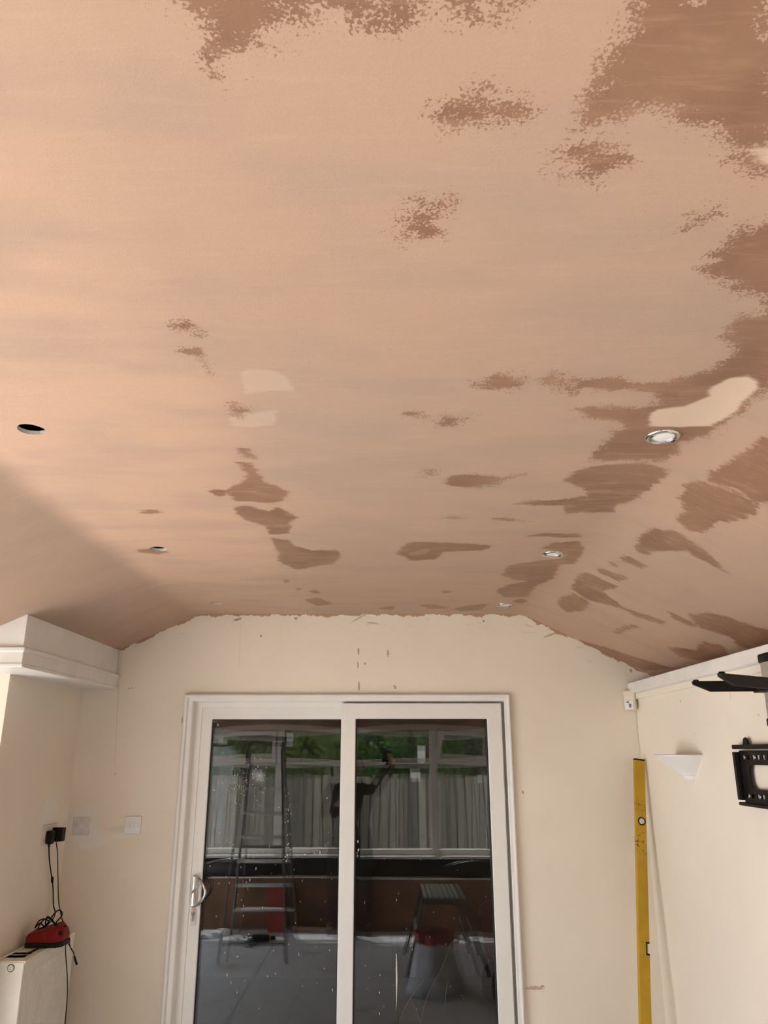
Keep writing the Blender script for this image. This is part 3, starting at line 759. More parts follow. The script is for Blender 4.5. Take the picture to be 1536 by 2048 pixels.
for sgn in (-1, 1):
    bm = bmesh.new()
    for a, b, c, d_ in ((.036,.040,.006,.014),(.025,.032,-.012,-.008),(.044,.051,-.012,-.008)): box(bm, .0085, .0095, sgn*a if sgn > 0 else -b, sgn*b if sgn > 0 else -a, c, d_)
    mesh_obj('socket_holes', bm, M['dark'], t)

# ------------------------------------------------------------------ radiator
RX, RY0, RY1, RZ = -1.500, 3.645, 4.19, CAM_H-.832
rad = tag(empty('radiator', (-1.56, (RY0+RY1)/2, .12)), 'cream fluted panel radiator under the wall socket', 'radiator')
def rp(name, bm, mat, **k):
    o = mesh_obj(name, bm, mat, rad, **k); o.matrix_parent_inverse = Matrix.Translation((1.56, -(RY0+RY1)/2, -.12)); return o
bm = bmesh.new()
RB = .12; zs = [RB, RB+.035, RB+.05, RZ-.075, RZ-.055, RZ-.012]
nf = 14; ysl = []
y = RY0+.012; pitch_ = (RY1-RY0-.045)/nf
prof = [(RY0, 0), (RY0+.014, 0)]
for k in range(nf):
    b = RY0+.022+k*pitch_
    prof += [(b, 0), (b+pitch_*.16, -.015), (b+pitch_*.48, -.015), (b+pitch_*.72, 0)]
prof += [(RY1, 0)]
rows = []
for i, z in enumerate(zs):
    fl_ = 1 if i in (2, 3) else 0
    rows.append([bm.verts.new((RX + dx*fl_, yy, z)) for yy, dx in prof])
for A, B in zip(rows, rows[1:]):
    for k in range(len(prof)-1): bm.faces.new((A[k], A[k+1], B[k+1], B[k]))
bk = [bm.verts.new((RX-.012, yy, z)) for z in (RB, RZ-.012) for yy in (RY0, RY1)]
bmesh.ops.recalc_face_normals(bm, faces=bm.faces)
rp('front_panel', bm, M['rad'])
rp('back_panel', boxbm(-1.622, -1.612, RY0+.01, RY1-.01, RB, RZ-.012), M['rad'])
bm = bmesh.new(); box(bm, -1.63, RX-.001, RY0-.004, RY0+.006, RB, RZ-.004); rp('end_panel', bm, M['rad'], bevel=.004)
rp('end_panel', boxbm(-1.63, RX-.001, RY1-.006, RY1+.004, RB, RZ-.004), M['rad'], bevel=.004)
bm = bmesh.new()
box(bm, -1.63, -1.612, RY0, RY1, RZ-.010, RZ); box(bm, -1.53, RX+.002, RY0, RY1, RZ-.014, RZ)
nb = 9
for k in range(nb+1):
    yy = RY0 + (RY1-RY0-.03)*k/nb; box(bm, -1.612, -1.53, yy, yy+(.047 if k else .15), RZ-.010, RZ-.001)
rp('top_grille', bm, M['rad'], bevel=.0015)
rp('convector', boxbm(-1.61, -1.515, RY0+.02, RY1-.02, RB+.02, RZ-.022), M['rad'])
bv = onY(22, 1936, RY0-.004)
RT = Matrix.Translation((bv.x, RY0-.004, bv.z)) @ Matrix.Rotation(R(90), 4, 'X')
bm = bmesh.new(); lathe(bm, [(.0150,-.001),(.0150,.0012),(.0125,.0014),(.0120,-.002)], 28, M=RT); rp('valve_recess', bm, M['dark'], smooth=True)
bm = bmesh.new(); lathe(bm, [(.0118,-.001),(.0118,.004),(.0105,.006),(.004,.0065),(.0035,.003),(.0001,.003)], 28, M=RT); rp('bleed_valve', bm, M['rad'], smooth=True)

# ------------------------------------------------------------------ battery charger and leads
ch = tag(empty('battery_charger', (-1.52, 3.9, RZ)), 'red and black battery charger sitting on the radiator with a tangled lead', 'charger')
def cp(par, name, bm, mat, **k):
    o = mesh_obj(name, bm, mat, par, **k); o.matrix_parent_inverse = Matrix.Translation(-par.location); return o
foot = [(-1.602,3.86),(-1.462,3.86),(-1.438,3.885),(-1.432,3.955),(-1.446,3.985),(-1.602,3.985)]
bm = bmesh.new(); prism(bm, foot, 2, RZ+.0005, RZ+.022); cp(ch, 'base', bm, M['black'], bevel=.005)
bm = bmesh.new()
ztop = [.056,.078,.080,.088,.084,.062]; ins = [(.004,.004),(-.004,.006),(-.012,.012),(-.022,.0),(-.012,-.006),(.004,-.006)]
A = [bm.verts.new((x+(.003 if x < -1.5 else -.003), y+(.003 if y < 3.85 else -.003), RZ+.021)) for x, y in foot]
Mi = [bm.verts.new((x+i[0]*.6, y+i[1]*.6, RZ+.021+(z_-.021)*.62)) for (x, y), i, z_ in zip(foot, ins, ztop)]
T = [bm.verts.new((x+i[0]*1.6, y+i[1]*3.2, RZ+z_)) for (x, y), i, z_ in zip(foot, ins, ztop)]
n = len(foot)
for k in range(n):
    j = (k+1)%n; bm.faces.new((A[k],A[j],Mi[j],Mi[k])); bm.faces.new((Mi[k],Mi[j],T[j],T[k]))
bm.faces.new(T); bm.faces.new(A[::-1]); bmesh.ops.recalc_face_normals(bm, faces=bm.faces)
cp(ch, 'shell', bm, M['red'], bevel=.006, bseg=3)
q = onY(128, 1863, 3.845)
bm = bmesh.new(); lathe(bm, [(.0001,.004),(.006,.0035),(.0075,0),(.0075,-.012)], 18, M=Matrix.Translation((-1.449,3.878,RZ+.056)) @ Matrix.Rotation(R(35),4,'Z') @ Matrix.Rotation(R(90),4,'X')); cp(ch, 'lead_grommet', bm, M['black'], smooth=True)
# plug of the charger
PX = XP+.0105
def plug_at(yc, zc, par, big):
    bm = bmesh.new()
    if big: prism(bm, [(yc-.024,zc-.034),(yc+.022,zc-.036),(yc+.026,zc+.028),(yc-.020,zc+.030)], 0, PX, PX+.052)
    else: prism(bm, [(yc-.022,zc-.024),(yc-.014,zc-.034),(yc+.014,zc-.034),(yc+.022,zc-.024),(yc+.020,zc+.026),(yc-.020,zc+.026)], 0, PX, PX+.030)
    cp(par, 'plug', bm, M['black'], bevel=.005, bseg=3)
plug_at(syc-.034, sz-.010, ch, False)
xw = XP+.02
def PW(x, y, X=xw): return onX(x, y, X)
c1 = [PW(98,1682), PW(98,1700), PW(99,1722), PW(103,1752), PW(106,1775), PW(107,1810), PW(110,1822,-1.60), PW(109,1832,-1.58), PW(100,1845,-1.56), PW(88,1852,-1.55)]
tang = [(80,1846),(70,1856),(78,1842),(90,1838),(98,1845),(88,1854),(76,1858),(84,1843),(96,1836),(104,1842),(112,1852),(103,1838),(94,1834),(92,1850),(108,1828),(118,1820),(124,1826),(122,1834),(112,1846),(120,1856)]
dep = [3.93+.015*math.sin(i*1.7) for i in range(len(tang))]
c1 += [onY(x, y, d) for (x, y), d in zip(tang, dep)] + [Vector((-1.446,3.92,RZ+.078))]
bm = bmesh.new(); tube(bm, catmull(c1, 6), .0030, 8); cp(ch, 'lead', bm, M['black'], smooth=True)
bm = bmesh.new(); tube(bm, [PW(98,1676), PW(98,1682), PW(98,1694)], [.008,.0075,.0045], 10); cp(ch, 'strain_relief', bm, M['black'], smooth=True)
p1, p2 = PW(104.5,1754), PW(104.5,1765)
bm = bmesh.new(); tube(bm, [p1, p1.lerp(p2,.3), p1.lerp(p2,.7), p2], [.0055,.0062,.0062,.0055], 10); cp(ch, 'cable_tie', bm, M['black'])
ad = tag(empty('power_adapter', (XP, syc+.034, sz)), 'black plug-in power adapter with a thin lead hanging over the radiator', 'power adapter')
plug_at(syc+.036, sz-.004, ad, True)
c2 = [PW(112,1676,XP+.045), PW(113,1690,XP+.045), PW(115,1705,XP+.04), PW(116,1760,XP+.03), PW(117,1800,XP+.03), PW(121,1825,-1.57), onY(124,1838,4.0), onY(128,1851,4.01), onY(138,1862,4.01), onY(137,1878,4.012)]
c2 += [onX(x, y, -1.470) for x, y in ((133,1884),(131,1900),(133,1930),(135,1965),(134,2000),(130,2048),(127,2080))]
bm = bmesh.new(); tube(bm, catmull(c2, 6), .0024, 8); cp(ad, 'lead', bm, M['black'], smooth=True)
c3 = [onY(137,1874,3.998), onY(141,1895,3.99), onY(147,1905,3.99), onY(150,1918,3.99), onY(154,1930,3.99)]
pts = catmull(c3, 6)
pl = tag(empty('pen_probe', tuple(c3[0])), 'slim black cord end dangling off the radiator corner', 'cord')
bm = bmesh.new(); tube(bm, pts, [.0022 if i < len(pts)*.62 else .0048 for i in range(len(pts))], 8); cp(pl, 'cord', bm, M['black'], smooth=True)
c4 = [onY(133,1884,3.996), onY(140,1893,3.992), onY(147,1904,3.992)]
bm = bmesh.new(); tube(bm, catmull(c4, 6), .0019, 8); cp(pl, 'cord_loop', bm, M['black'], smooth=True)
s0, s1 = Vector((-1.546,3.735,RZ+.003)), Vector((-1.530,3.852,RZ+.003))
bm = bmesh.new(); tube(bm, [s0, s0.lerp(s1,.3), s0.lerp(s1,.7), s1], [.002,.006,.006,.004], 8)
for v in bm.verts: v.co.z = RZ+.0035+(v.co.z-RZ-.003)*.4
tag(mesh_obj('strap', bm, M['black'], smooth=True), 'short flat black strap lying on the radiator top', 'strap')

# ------------------------------------------------------------------ spirit level leaning in the corner
Lp0 = Vector((1.132, 4.02, 0.0)); Lp1 = Vector((1.322, 4.215, 1.768))
zax = (Lp1-Lp0).normalized(); xax = Vector((1, .12, 0)); xax = (xax - zax*xax.dot(zax)).normalized(); yax = zax.cross(xax)
LL = (Lp1-Lp0).length
Lm = Matrix(((xax.x,yax.x,zax.x,Lp0.x),(xax.y,yax.y,zax.y,Lp0.y),(xax.z,yax.z,zax.z,Lp0.z),(0,0,0,1)))
lv = tag(empty('spirit_level'), 'long yellow spirit level leaning in the corner beside the patio door', 'spirit level')
lv.matrix_world = Lm
hw, hd = .0265, .0125
s1_, s2_ = 1.487, .925
bm = bmesh.new()
box(bm, -hw, hw, -hd, hd, .012, s2_-.027); box(bm, -hw, hw-.017, -hd, hd, s2_-.027, s2_+.027); box(bm, -hw, hw, -hd, hd, s2_+.027, LL-.008)
mesh_obj('body', bm, M['yellow'], lv, bevel=.0015)
for a, b in ((0,.012),(LL-.008,LL)): mesh_obj('end_cap', boxbm(-hw, hw, -hd, hd, a, b), M['black'], lv, bevel=.0015)
RX90 = Matrix.Rotation(R(90), 4, 'X')
bm = bmesh.new(); lathe(bm, [(.0135,-.001),(.0140,.0022),(.0195,.0022),(.0200,-.001)], 32, M=Matrix.Translation((.002,-hd,s1_)) @ RX90); mesh_obj('vial_ring', bm, M['black'], lv, smooth=False)
bm = bmesh.new(); lathe(bm, [(.0001,.0008),(.0136,.0006),(.0138,-.001)], 28, M=Matrix.Translation((.002,-hd,s1_)) @ RX90); mesh_obj('vial_window', bm, M['plastic'], lv)
bm = bmesh.new(); tube(bm, [(-.008,-hd-.001,s1_+.006),(.0,-hd-.0012,s1_),(.010,-hd-.001,s1_-.005)], [.004,.0055,.004], 10); mesh_obj('vial', bm, M['vial'], lv, smooth=True)
bm = bmesh.new(); tube(bm, [(.017,0,s2_-.020),(.017,0,s2_),(.017,0,s2_+.020)], [.006,.0068,.006], 12); mesh_obj('vial', bm, M['vial'], lv, smooth=True)
bm = bmesh.new()
for a, b, c, d_ in ((hw-.018,hw-.013,s2_-.027,s2_+.027),(hw-.018,hw,s2_-.028,s2_-.021),(hw-.018,hw,s2_+.021,s2_+.028)): box(bm, a, b, -hd-.0008, hd+.0008, c, d_)
mesh_obj('vial_holder', bm, M['black'], lv)

# ------------------------------------------------------------------ motion sensor
pz = onY(1265, 1400, 4.25).z
ps = tag(empty('motion_sensor', (1.318, 4.262, pz), (0, 0, R(-24))), 'cream alarm motion sensor high in the corner under the ledge', 'sensor')
bm = bmesh.new(); prism(bm, [(-.034,-.054),(.034,-.054),(.034,.054),(-.034,.054)], 1, -.018, .022)
for v in bm.verts:
    if v.co.y < 0: v.co.x *= .86; v.co.z *= .96
mesh_obj('housing', bm, M['cream_plastic'], ps, bevel=.010, bseg=4)
bm = bmesh.new(); prism(bm, [(-.020,-.046),(.020,-.046),(.022,.0),(-.022,.0)], 1, -.024, -.016)
mesh_obj('lens_window', bm, M['lens'], ps, bevel=.004, bseg=3)
mesh_obj('indicator', boxbm(-.016, -.002, -.0255, -.0235, -.014, -.009), M['black'], ps)
mesh_obj('maker_badge', boxbm(-.004, .008, -.0255, -.0235, -.040, -.020), M['alu_dull'], ps)
bm = bmesh.new(); mid = [onY(1273.5,1423,4.294), onY(1273,1450,4.294), onY(1275,1475,4.294), onY(1279,1495,4.294), onY(1278,1513,4.294)]
for p in mid: p.x = min(p.x, WR-.004)
tube(bm, catmull(mid, 5), .0013, 6)
w_ = mesh_obj('sensor_wire', bm, M['cream_plastic'], ps, smooth=True); w_.matrix_parent_inverse = (Matrix.Translation((1.318,4.262,pz)) @ Matrix.Rotation(R(-24),4,'Z')).inverted()

# ------------------------------------------------------------------ wall sconce
SYC = 3.61
sc = tag(empty('wall_sconce', (WR, SYC, CAM_H-.008)), 'white ceramic half-cone wall light on the right wall', 'wall light')
HM = Matrix.Rotation(math.pi/2, 4, 'Z')    # half revolve faces -X
bm = bmesh.new()
prof = [(.150,-.002),(.151,.0),(.151,-.006),(.143,-.010),(.100,-.045),(.068,-.070),(.052,-.083),(.051,-.090),(.030,-.091)]
inner = [(.146,-.002),(.138,-.012),(.096,-.043),(.060,-.068),(.040,-.078),(.001,-.079)]
def squash(z): return 1.0
lathe(bm, prof, 40, 0, math.pi, M=HM); mesh_obj('bowl', bm, M['bisque'], sc, smooth=True)
bm = bmesh.new(); lathe(bm, [(.151,.0)]+inner, 40, 0, math.pi, M=HM); mesh_obj('bowl_lining', bm, M['bisque'], sc, smooth=True)
bm = bmesh.new(); lathe(bm, [(.036,-.088),(.035,-.098),(.027,-.110),(.014,-.119),(.001,-.124)], 32, 0, math.pi, M=HM); mesh_obj('finial', bm, M['bisque'], sc, smooth=True)
mesh_obj('back_plate', boxbm(-.006, 0, -.04, .04, -.085, -.012), M['bisque'], sc)

# ------------------------------------------------------------------ TV wall bracket
tvy0, tvy1 = 3.075, 2.46; tvz1 = CAM_H+.028; tvz0 = CAM_H-.188
tv = tag(empty('television_bracket', (WR, tvy0, tvz0)), 'black slotted steel television wall bracket without a screen', 'bracket')
def tvp(name, bm, **k):
    o = mesh_obj(name, bm, k.pop('mat', M['blackmetal']), tv, **k); o.matrix_parent_inverse = Matrix.Translation((-WR, -tvy0, -tvz0)); return o
def slotted(zc, h):
    bm = bmesh.new(); x0, x1 = WR-.022, WR-.018
    box(bm, x0, x1, tvy1, tvy0-.02, zc+.008, zc+h); box(bm, x0, x1, tvy1, tvy0-.02, zc-h, zc-.008)
    yy = tvy0-.02; k = 0
    while yy > tvy1+.02:
        g = .020; s_ = .022 if k % 2 == 0 else .018
        box(bm, x0, x1, yy-s_, yy, zc-.008, zc+.008); yy -= s_+g; k += 1
    return bm
tvp('slotted_plate', slotted(tvz1-.045, .024)); tvp('slotted_plate', slotted(tvz0+.036, .024))
bm = bmesh.new()
# web between the plates with a round-cornered window
oy0, oy1, oz0, oz1 = tvy0-.02, tvy1, tvz0+.060, tvz1-.069
rc = .03; wy0, wy1 = tvy0-.085, tvy1
inn = [(wy0-0, oz0+rc), (wy0-0, oz1-rc)]
poly = [(oy0, oz0), (oy0, oz1), (wy1, oz1), (wy1, oz1-.002)] + [(wy0-rc+rc*math.cos(a)*1.0, oz1-.002-rc+rc*math.sin(a)) for a in [math.pi/2*(1-k/8) for k in range(9)]] + [(wy0-rc+rc*math.cos(a), oz0+.002+rc+rc*math.sin(a)) for a in [-math.pi/2*k/8 for k in range(9)]] + [(wy1, oz0+.002), (wy1, oz0)]
prism(bm, poly, 0, WR-.022, WR-.018); tvp('web', bm)
for z0, z1 in ((tvz1-.016, tvz1), (tvz0, tvz0+.012)): tvp('rail', boxbm(WR-.034, WR-.004, tvy1, tvy0+.012, z0, z1), bevel=.003)
bm = bmesh.new(); box(bm, WR-.040, WR-.036, tvy0-.022, tvy0, tvz0+.020, tvz1-.026); box(bm, WR-.040, WR-.016, tvy0-.004, tvy0, tvz0+.020, tvz1-.026); box(bm, WR-.036, WR-.018, tvy0-.026, tvy0-.022, tvz0+.020, tvz1-.026)
tvp('side_channel', bm, bevel=.001)
kp = [(tvy0-.075+.022*math.cos(a), tvz1-.004+.030*abs(math.sin(a))) for a in [math.pi*k/10 for k in range(11)]]
bm = bmesh.new(); prism(bm, kp, 0, WR-.020, WR-.012); tvp('latch_tab', bm, bevel=.002)
for z in (tvz1-.045, tvz0+.036):
    for yy in (tvy0-.064, tvy0-.148, tvy0-.45):
        bm = bmesh.new(); lathe(bm, [(.0001,-.004),(.003,-.0035),(.005,-.001),(.005,.0)], 14, M=Matrix.Translation((WR-.022,yy,z)) @ Matrix.Rotation(R(90),4,'Y')); tvp('bolt', bm, mat=M['alu'], smooth=True)
for yy in (tvy0-.064, tvy0-.45):
    for z in (tvz1-.045, tvz0+.036):
        tvp('spacer', boxbm(WR-.018, WR, yy-.008, yy+.008, z-.008, z+.008))

# ------------------------------------------------------------------ shelf bracket with two arms
cz0, cz1, cyc = CAM_H+.082, CAM_H+.330, 2.712
av = tag(empty('shelf_bracket', (WR, cyc, cz0)), 'aluminium wall column with two black shelf arms above the television bracket', 'bracket')
def avp(name, bm, mat, **k):
    o = mesh_obj(name, bm, mat, av, **k); o.matrix_parent_inverse = Matrix.Translation((-WR, -cyc, -cz0)); return o
def colprof(h, d): return [(WR-.001, cyc-h), (WR-d*.7, cyc-h), (WR-d, cyc-h*.55), (WR-d, cyc+h*.55), (WR-d*.7, cyc+h), (WR-.001, cyc+h)]
bm = bmesh.new(); prism(bm, colprof(.062, .036), 2, cz0+.03, cz1-.03); avp('column', bm, M['alu'], bevel=.006, bseg=3)
bm = bmesh.new(); prism(bm, [(WR-.036, cyc-.040),(WR-.044, cyc-.034),(WR-.044, cyc+.034),(WR-.036, cyc+.040)], 2, cz0+.028, cz1-.028); avp('face_strip', bm, M['alu'], bevel=.002)
for a, b in ((cz0, cz0+.032), (cz1-.032, cz1)):
    bm = bmesh.new(); prism(bm, colprof(.066, .048), 2, a, b); avp('column_cap', bm, M['black'], bevel=.008, bseg=3)
za = CAM_H+.238
def arm(root, tip, h):
    r_, t_ = Vector(root), Vector(tip); d_ = (t_-r_); L = d_.length; d_ /= L; s_ = Vector((-d_.y, d_.x, 0))
    Mx = Matrix(((d_.x, s_.x, 0, r_.x), (d_.y, s_.y, 0, r_.y), (0, 0, 1, 0), (0,0,0,1)))
    bm = bmesh.new(); prism(bm, [(0, za-h), (L*.76, za-h), (L-.002, za-.011), (L, za), (0, za)], 1, -.009, .009); bm.transform(Mx)
    o = avp('shelf_arm', bm, M['blackmetal'], bevel=.002)
    bm = bmesh.new(); lathe(bm, [(.0001,.006),(.009,.005),(.010,0),(.010,-.004)], 16, M=Matrix.Translation(r_+d_*(L-.014)+Vector((0,0,za))))
    p_ = mesh_obj('rubber_pad', bm, M['black'], o, smooth=True)
arm((WR-.04, 2.735, 0), (1.078, 2.765, 0), .036); arm((WR-.04, 2.655, 0), (1.052, 2.470, 0), .036)
bm = bmesh.new(); box(bm, WR-.075, WR-.035, 2.63, 2.76, za-.040, za-.004); avp('arm_clamp', bm, M['blackmetal'], bevel=.003)
for yy in (2.72, 2.748):
    bm = bmesh.new(); lathe(bm, [(.0001,.008),(.005,.007),(.006,0)], 12, M=Matrix.Translation((WR-.055, yy, za-.004))); avp('clamp_screw', bm, M['black'], smooth=True)

# ------------------------------------------------------------------ things in the room that the panes mirror
# stepladder
la = tag(empty('stepladder', (-1.22, .2, 0)), 'tall grey aluminium stepladder standing open by the window', 'stepladder')
def lp(name, bm, mat, par=la, **k):
    o = mesh_obj(name, bm, mat, par, **k); o.matrix_parent_inverse = Matrix.Translation((1.22, -.2, 0)); return o
def bar(a, b, w_=.02, d_=.03):
    a, b = Vector(a), Vector(b); z_ = (b-a).normalized(); x_ = Vector((1,0,0)); x_ = (x_-z_*x_.dot(z_)).normalized(); y_ = z_.cross(x_)
    Mx = Matrix(((x_.x,y_.x,z_.x,a.x),(x_.y,y_.y,z_.y,a.y),(x_.z,y_.z,z_.z,a.z),(0,0,0,1)))
    bm = bmesh.new(); box(bm, -w_/2, w_/2, -d_/2, d_/2, 0, (b-a).length, Mx); bmesh.ops.recalc_face_normals(bm, faces=bm.faces); return bm
tops = ((-1.40,.20,1.90), (-1.07,.20,1.90))
fa = ((-1.44,.92,0), (-.88,.92,0)); fb = ((-1.54,-.30,0), (-.94,-.30,0))
for s_ in (0, 1):
    lp('rail', bar(fb[s_], (tops[s_][0], .15, 1.9), .022, .06), M['alu_dull'], bevel=.002); lp('rear_leg', bar(fa[s_], (tops[s_][0], .25, 1.85), .022, .03), M['alu_dull'], bevel=.002)
lp('top_platform', boxbm(-1.43, -1.04, .08, .32, 1.89, 1.93), M['black'], bevel=.005)
for k in range(1, 8):
    f = k/8.; L_ = Vector(fb[0]).lerp(Vector((tops[0][0],.15,1.9)), f); R_ = Vector(fb[1]).lerp(Vector((tops[1][0],.15,1.9)), f)
    lp('tread', boxbm(L_.x, R_.x, L_.y-.045, L_.y+.045, L_.z-.015, L_.z+.012), M['alu'], bevel=.002)
for f in (.08, .5):
    L_ = Vector(fa[0]).lerp(Vector((tops[0][0],.25,1.85)), f); R_ = Vector(fa[1]).lerp(Vector((tops[1][0],.25,1.85)), f)
    lp('brace', boxbm(L_.x, R_.x, L_.y-.01, L_.y+.01, L_.z-.012, L_.z+.012), M['alu_dull'])
# hop-up bench
hb = tag(empty('work_platform', (.51, .85, 0)), 'folding aluminium hop-up bench with a ribbed top', 'bench')
def hp(name, bm, mat, **k):
    o = mesh_obj(name, bm, mat, hb, **k); o.matrix_parent_inverse = Matrix.Translation((-.51, -.85, 0)); return o
for k in range(8): hp('top_slat', boxbm(.345+.0425*k, .377+.0425*k, .50, 1.20, .588, .602), M['alu'])
for y_ in (.50, 1.17): hp('top_frame', boxbm(.335, .69, y_, y_+.03, .545, .588), M['alu_dull'])
for sx in (0, 1):
    for sy_ in (0, 1):
        hp('leg', bar((.20 if sx == 0 else .84, .47+.76*sy_, 0), (.36 if sx == 0 else .665, .515+.67*sy_, .56), .03, .03), M['alu_dull'])
    hp('leg_rung', boxbm((.285,.75)[sx]-.012, (.285,.75)[sx]+.012, .50, 1.20, .29, .315), M['alu'])
# bucket and sack
bu = tag(empty('mixing_bucket', (1.12, .62, 0)), 'red plastic mixing bucket crusted with plaster between the bench and the right wall', 'bucket')
bm = bmesh.new(); lathe(bm, [(.001,.002),(.13,.002),(.165,.34),(.178,.345),(.178,.36),(.160,.36),(.125,.015),(.001,.015)], 40); mesh_obj('pail', bm, M['bucket'], bu, smooth=True)
bm = bmesh.new(); tube(bm, catmull([(-.178,0,.35),(-.15,.02,.44),(0,.03,.49),(.15,.02,.44),(.178,0,.35)], 6), .004, 8); mesh_obj('handle', bm, M['alu'], bu, smooth=True)
bm = bmesh.new(); lathe(bm, [(.001,.25),(.08,.27),(.153,.255)], 30); mesh_obj('plaster_fill', bm, M['splash'], bu, smooth=True)
def lump(name, c, r, mat, label, cat, seed, pinch=0):
    bm = bmesh.new(); g = bmesh.ops.create_icosphere(bm, subdivisions=4, radius=1.0); rnd = random.Random(seed)
    ph = [(Vector((rnd.uniform(-1,1),rnd.uniform(-1,1),rnd.uniform(-1,1)))*rnd.uniform(2,6), rnd.uniform(0,6)) for _ in range(9)]
    for v in bm.verts:
        n_ = v.co.copy(); d_ = 1 + sum(.045*math.sin(n_.dot(a)+b) for a, b in ph)
        z_ = max(n_.z, -.78); k_ = 1 - pinch*max(0, z_)**2
        v.co = Vector((n_.x*r[0]*d_*k_, n_.y*r[1]*d_*k_, (z_+.78)/1.78*r[2]*2*(.5+.5*d_)))
    o = mesh_obj(name, bm, mat, smooth=True); o.location = c; return tag(o, label, cat)
ps_ = tag(empty('rubble_sack', (.41, 1.72, 0)), 'crumpled grey plastic rubble sack with a red top edge standing on the tiles', 'sack')
def crumple(prof, seed, n=72):
    rnd = random.Random(seed); bm = bmesh.new(); rings = []
    f_ = [(rnd.randint(2, 13), rnd.uniform(0, 6.3), rnd.uniform(-4, 4)) for _ in range(10)]
    for r_, z_ in prof:
        rings.append([bm.verts.new((r_*1.05*(1+.035*sum(math.sin(q*a+p+c*z_*6) for q, p, c in f_)/1.6)*math.cos(a), r_*.85*(1+.035*sum(math.sin(q*a+p+c*z_*6) for q, p, c in f_)/1.6)*math.sin(a), max(0, z_+.006*math.sin(5*a+z_*20)*(z_ > .02)))) for a in [2*math.pi*i/n for i in range(n)]])
    for A, B in zip(rings, rings[1:]):
        for i in range(n): bm.faces.new((A[i], A[(i+1)%n], B[(i+1)%n], B[i]))
    return bm
mesh_obj('sack_body', crumple([(.12,0),(.20,.0),(.215,.03),(.20,.09),(.175,.16),(.16,.23),(.15,.30),(.145,.36)], 4), M['sack'], ps_, smooth=True)
mesh_obj('sack_top', crumple([(.144,.355),(.158,.37),(.160,.42),(.150,.44),(.135,.41),(.12,.36)], 4), M['bucket'], ps_, smooth=True)
mesh_obj('rubble', crumple([(.125,.37),(.09,.42),(.05,.44),(.001,.45)], 8), M['bark'], ps_, smooth=True)
lump('bin_bag', (.98, 1.95, 0), (.20, .20, .17), M['bag'], 'black bin bag slumped on the floor near the right wall', 'bag', 5, .5)
lump('tool_bag', (.95, YB+.075, .513), (.28, .05, .085), M['bag'], 'black tool bag on the low wall under the window', 'bag', 9, .1)
lump('jacket', (-1.65, YB+.075, .513), (.40, .05, .085), M['bag'], 'black jacket heaped on the low wall under the window', 'jacket', 12, .1)
bm = bmesh.new(); box(bm, -1.0, -.62, YB+.16, YB+.20, 0, .035); tag(mesh_obj('timber_batten', bm, M['wood'], bevel=.002), 'long pine batten on the floor along the low wall', 'timber')
lump('crumpled_sheet', (-1.72, -.14, 0), (.13, .09, .035), M['sack'], 'crumpled pale dust sheet on the floor beside the stepladder', 'sheet', 21, .2)
dr = tag(empty('cordless_drill', (-1.22, .12, 0)), 'black and yellow cordless drill lying on the floor under the ladder', 'drill')
bm = bmesh.new(); tube(bm, [(-.11,0,.04),(-.05,0,.04),(.05,0,.04),(.10,0,.04),(.14,0,.04)], [.03,.036,.036,.028,.018], 14); mesh_obj('motor_body', bm, M['black'], dr, smooth=True)
bm = bmesh.new(); tube(bm, [(-.06,0,.035),(-.07,.10,.03),(-.075,.16,.03)], [.024,.022,.030], 12); mesh_obj('grip', bm, M['black'], dr, smooth=True)
bm = bmesh.new(); tube(bm, [(.085,0,.04),(.10,0,.04)], [.031,.030], 16); mesh_obj('collar', bm, M['yellow'], dr)
bm = bmesh.new(); prism(bm, [(-.11,.02),(-.03,.02),(-.03,.07),(-.11,.07)], 1, .15, .19)
for v in bm.verts: v.co.z -= .018
mesh_obj('battery', bm, M['black'], dr, bevel=.004)
rt = mesh_obj('crate', bmesh.new(), M['bucket'])
bm = bmesh.new(); cx0, cx1, cy0, cy1 = -1.22, -1.04, YB+.135, YB+.265
box(bm, cx0, cx1, cy0, cy1, 0, .012); box(bm, cx0, cx0+.012, cy0, cy1, .012, .45); box(bm, cx1-.012, cx1, cy0, cy1, .012, .45); box(bm, cx0+.012, cx1-.012, cy0, cy0+.012, .012, .45); box(bm, cx0+.012, cx1-.012, cy1-.012, cy1, .012, .45)
bmesh.ops.remove_doubles(bm, verts=bm.verts, dist=1e-5)
bm.to_mesh(rt.data); bm.free(); tag(rt, 'tall dark red plastic crate against the low wall behind the ladder', 'crate')
# stickers on the window panes
for k, (px, py, w2, h2, lb) in enumerate([(437,1478,.055,.05,'white paper label high on the far left window pane'),(577,1480,.04,.045,'white paper label in the top corner right of the first mullion'),(514,1552,.055,.045,'white paper label on the tall left pane just under the transom'),
        (843,1511,.045,.075,'white paper label on the middle top pane above the transom'),(831,1551,.055,.05,'white paper label on the middle tall pane under the transom'),(879,1472,.045,.07,'white paper label in the corner of the right opening sash'),(970,1557,.03,.045,'small white paper label on the tall right pane')]):
    d_ = ray(px, py); t_ = (2*D-(YB-.06))/d_.y
    o = mesh_obj('paper_label', boxbm(-w2, w2, -.0006, .0006, -h2, h2), M['paper']); o.location = (d_.x*t_, YB-.062, CAM_H+d_.z*t_)
    tag(o, lb, 'paper label', 'paper labels on the garden window')

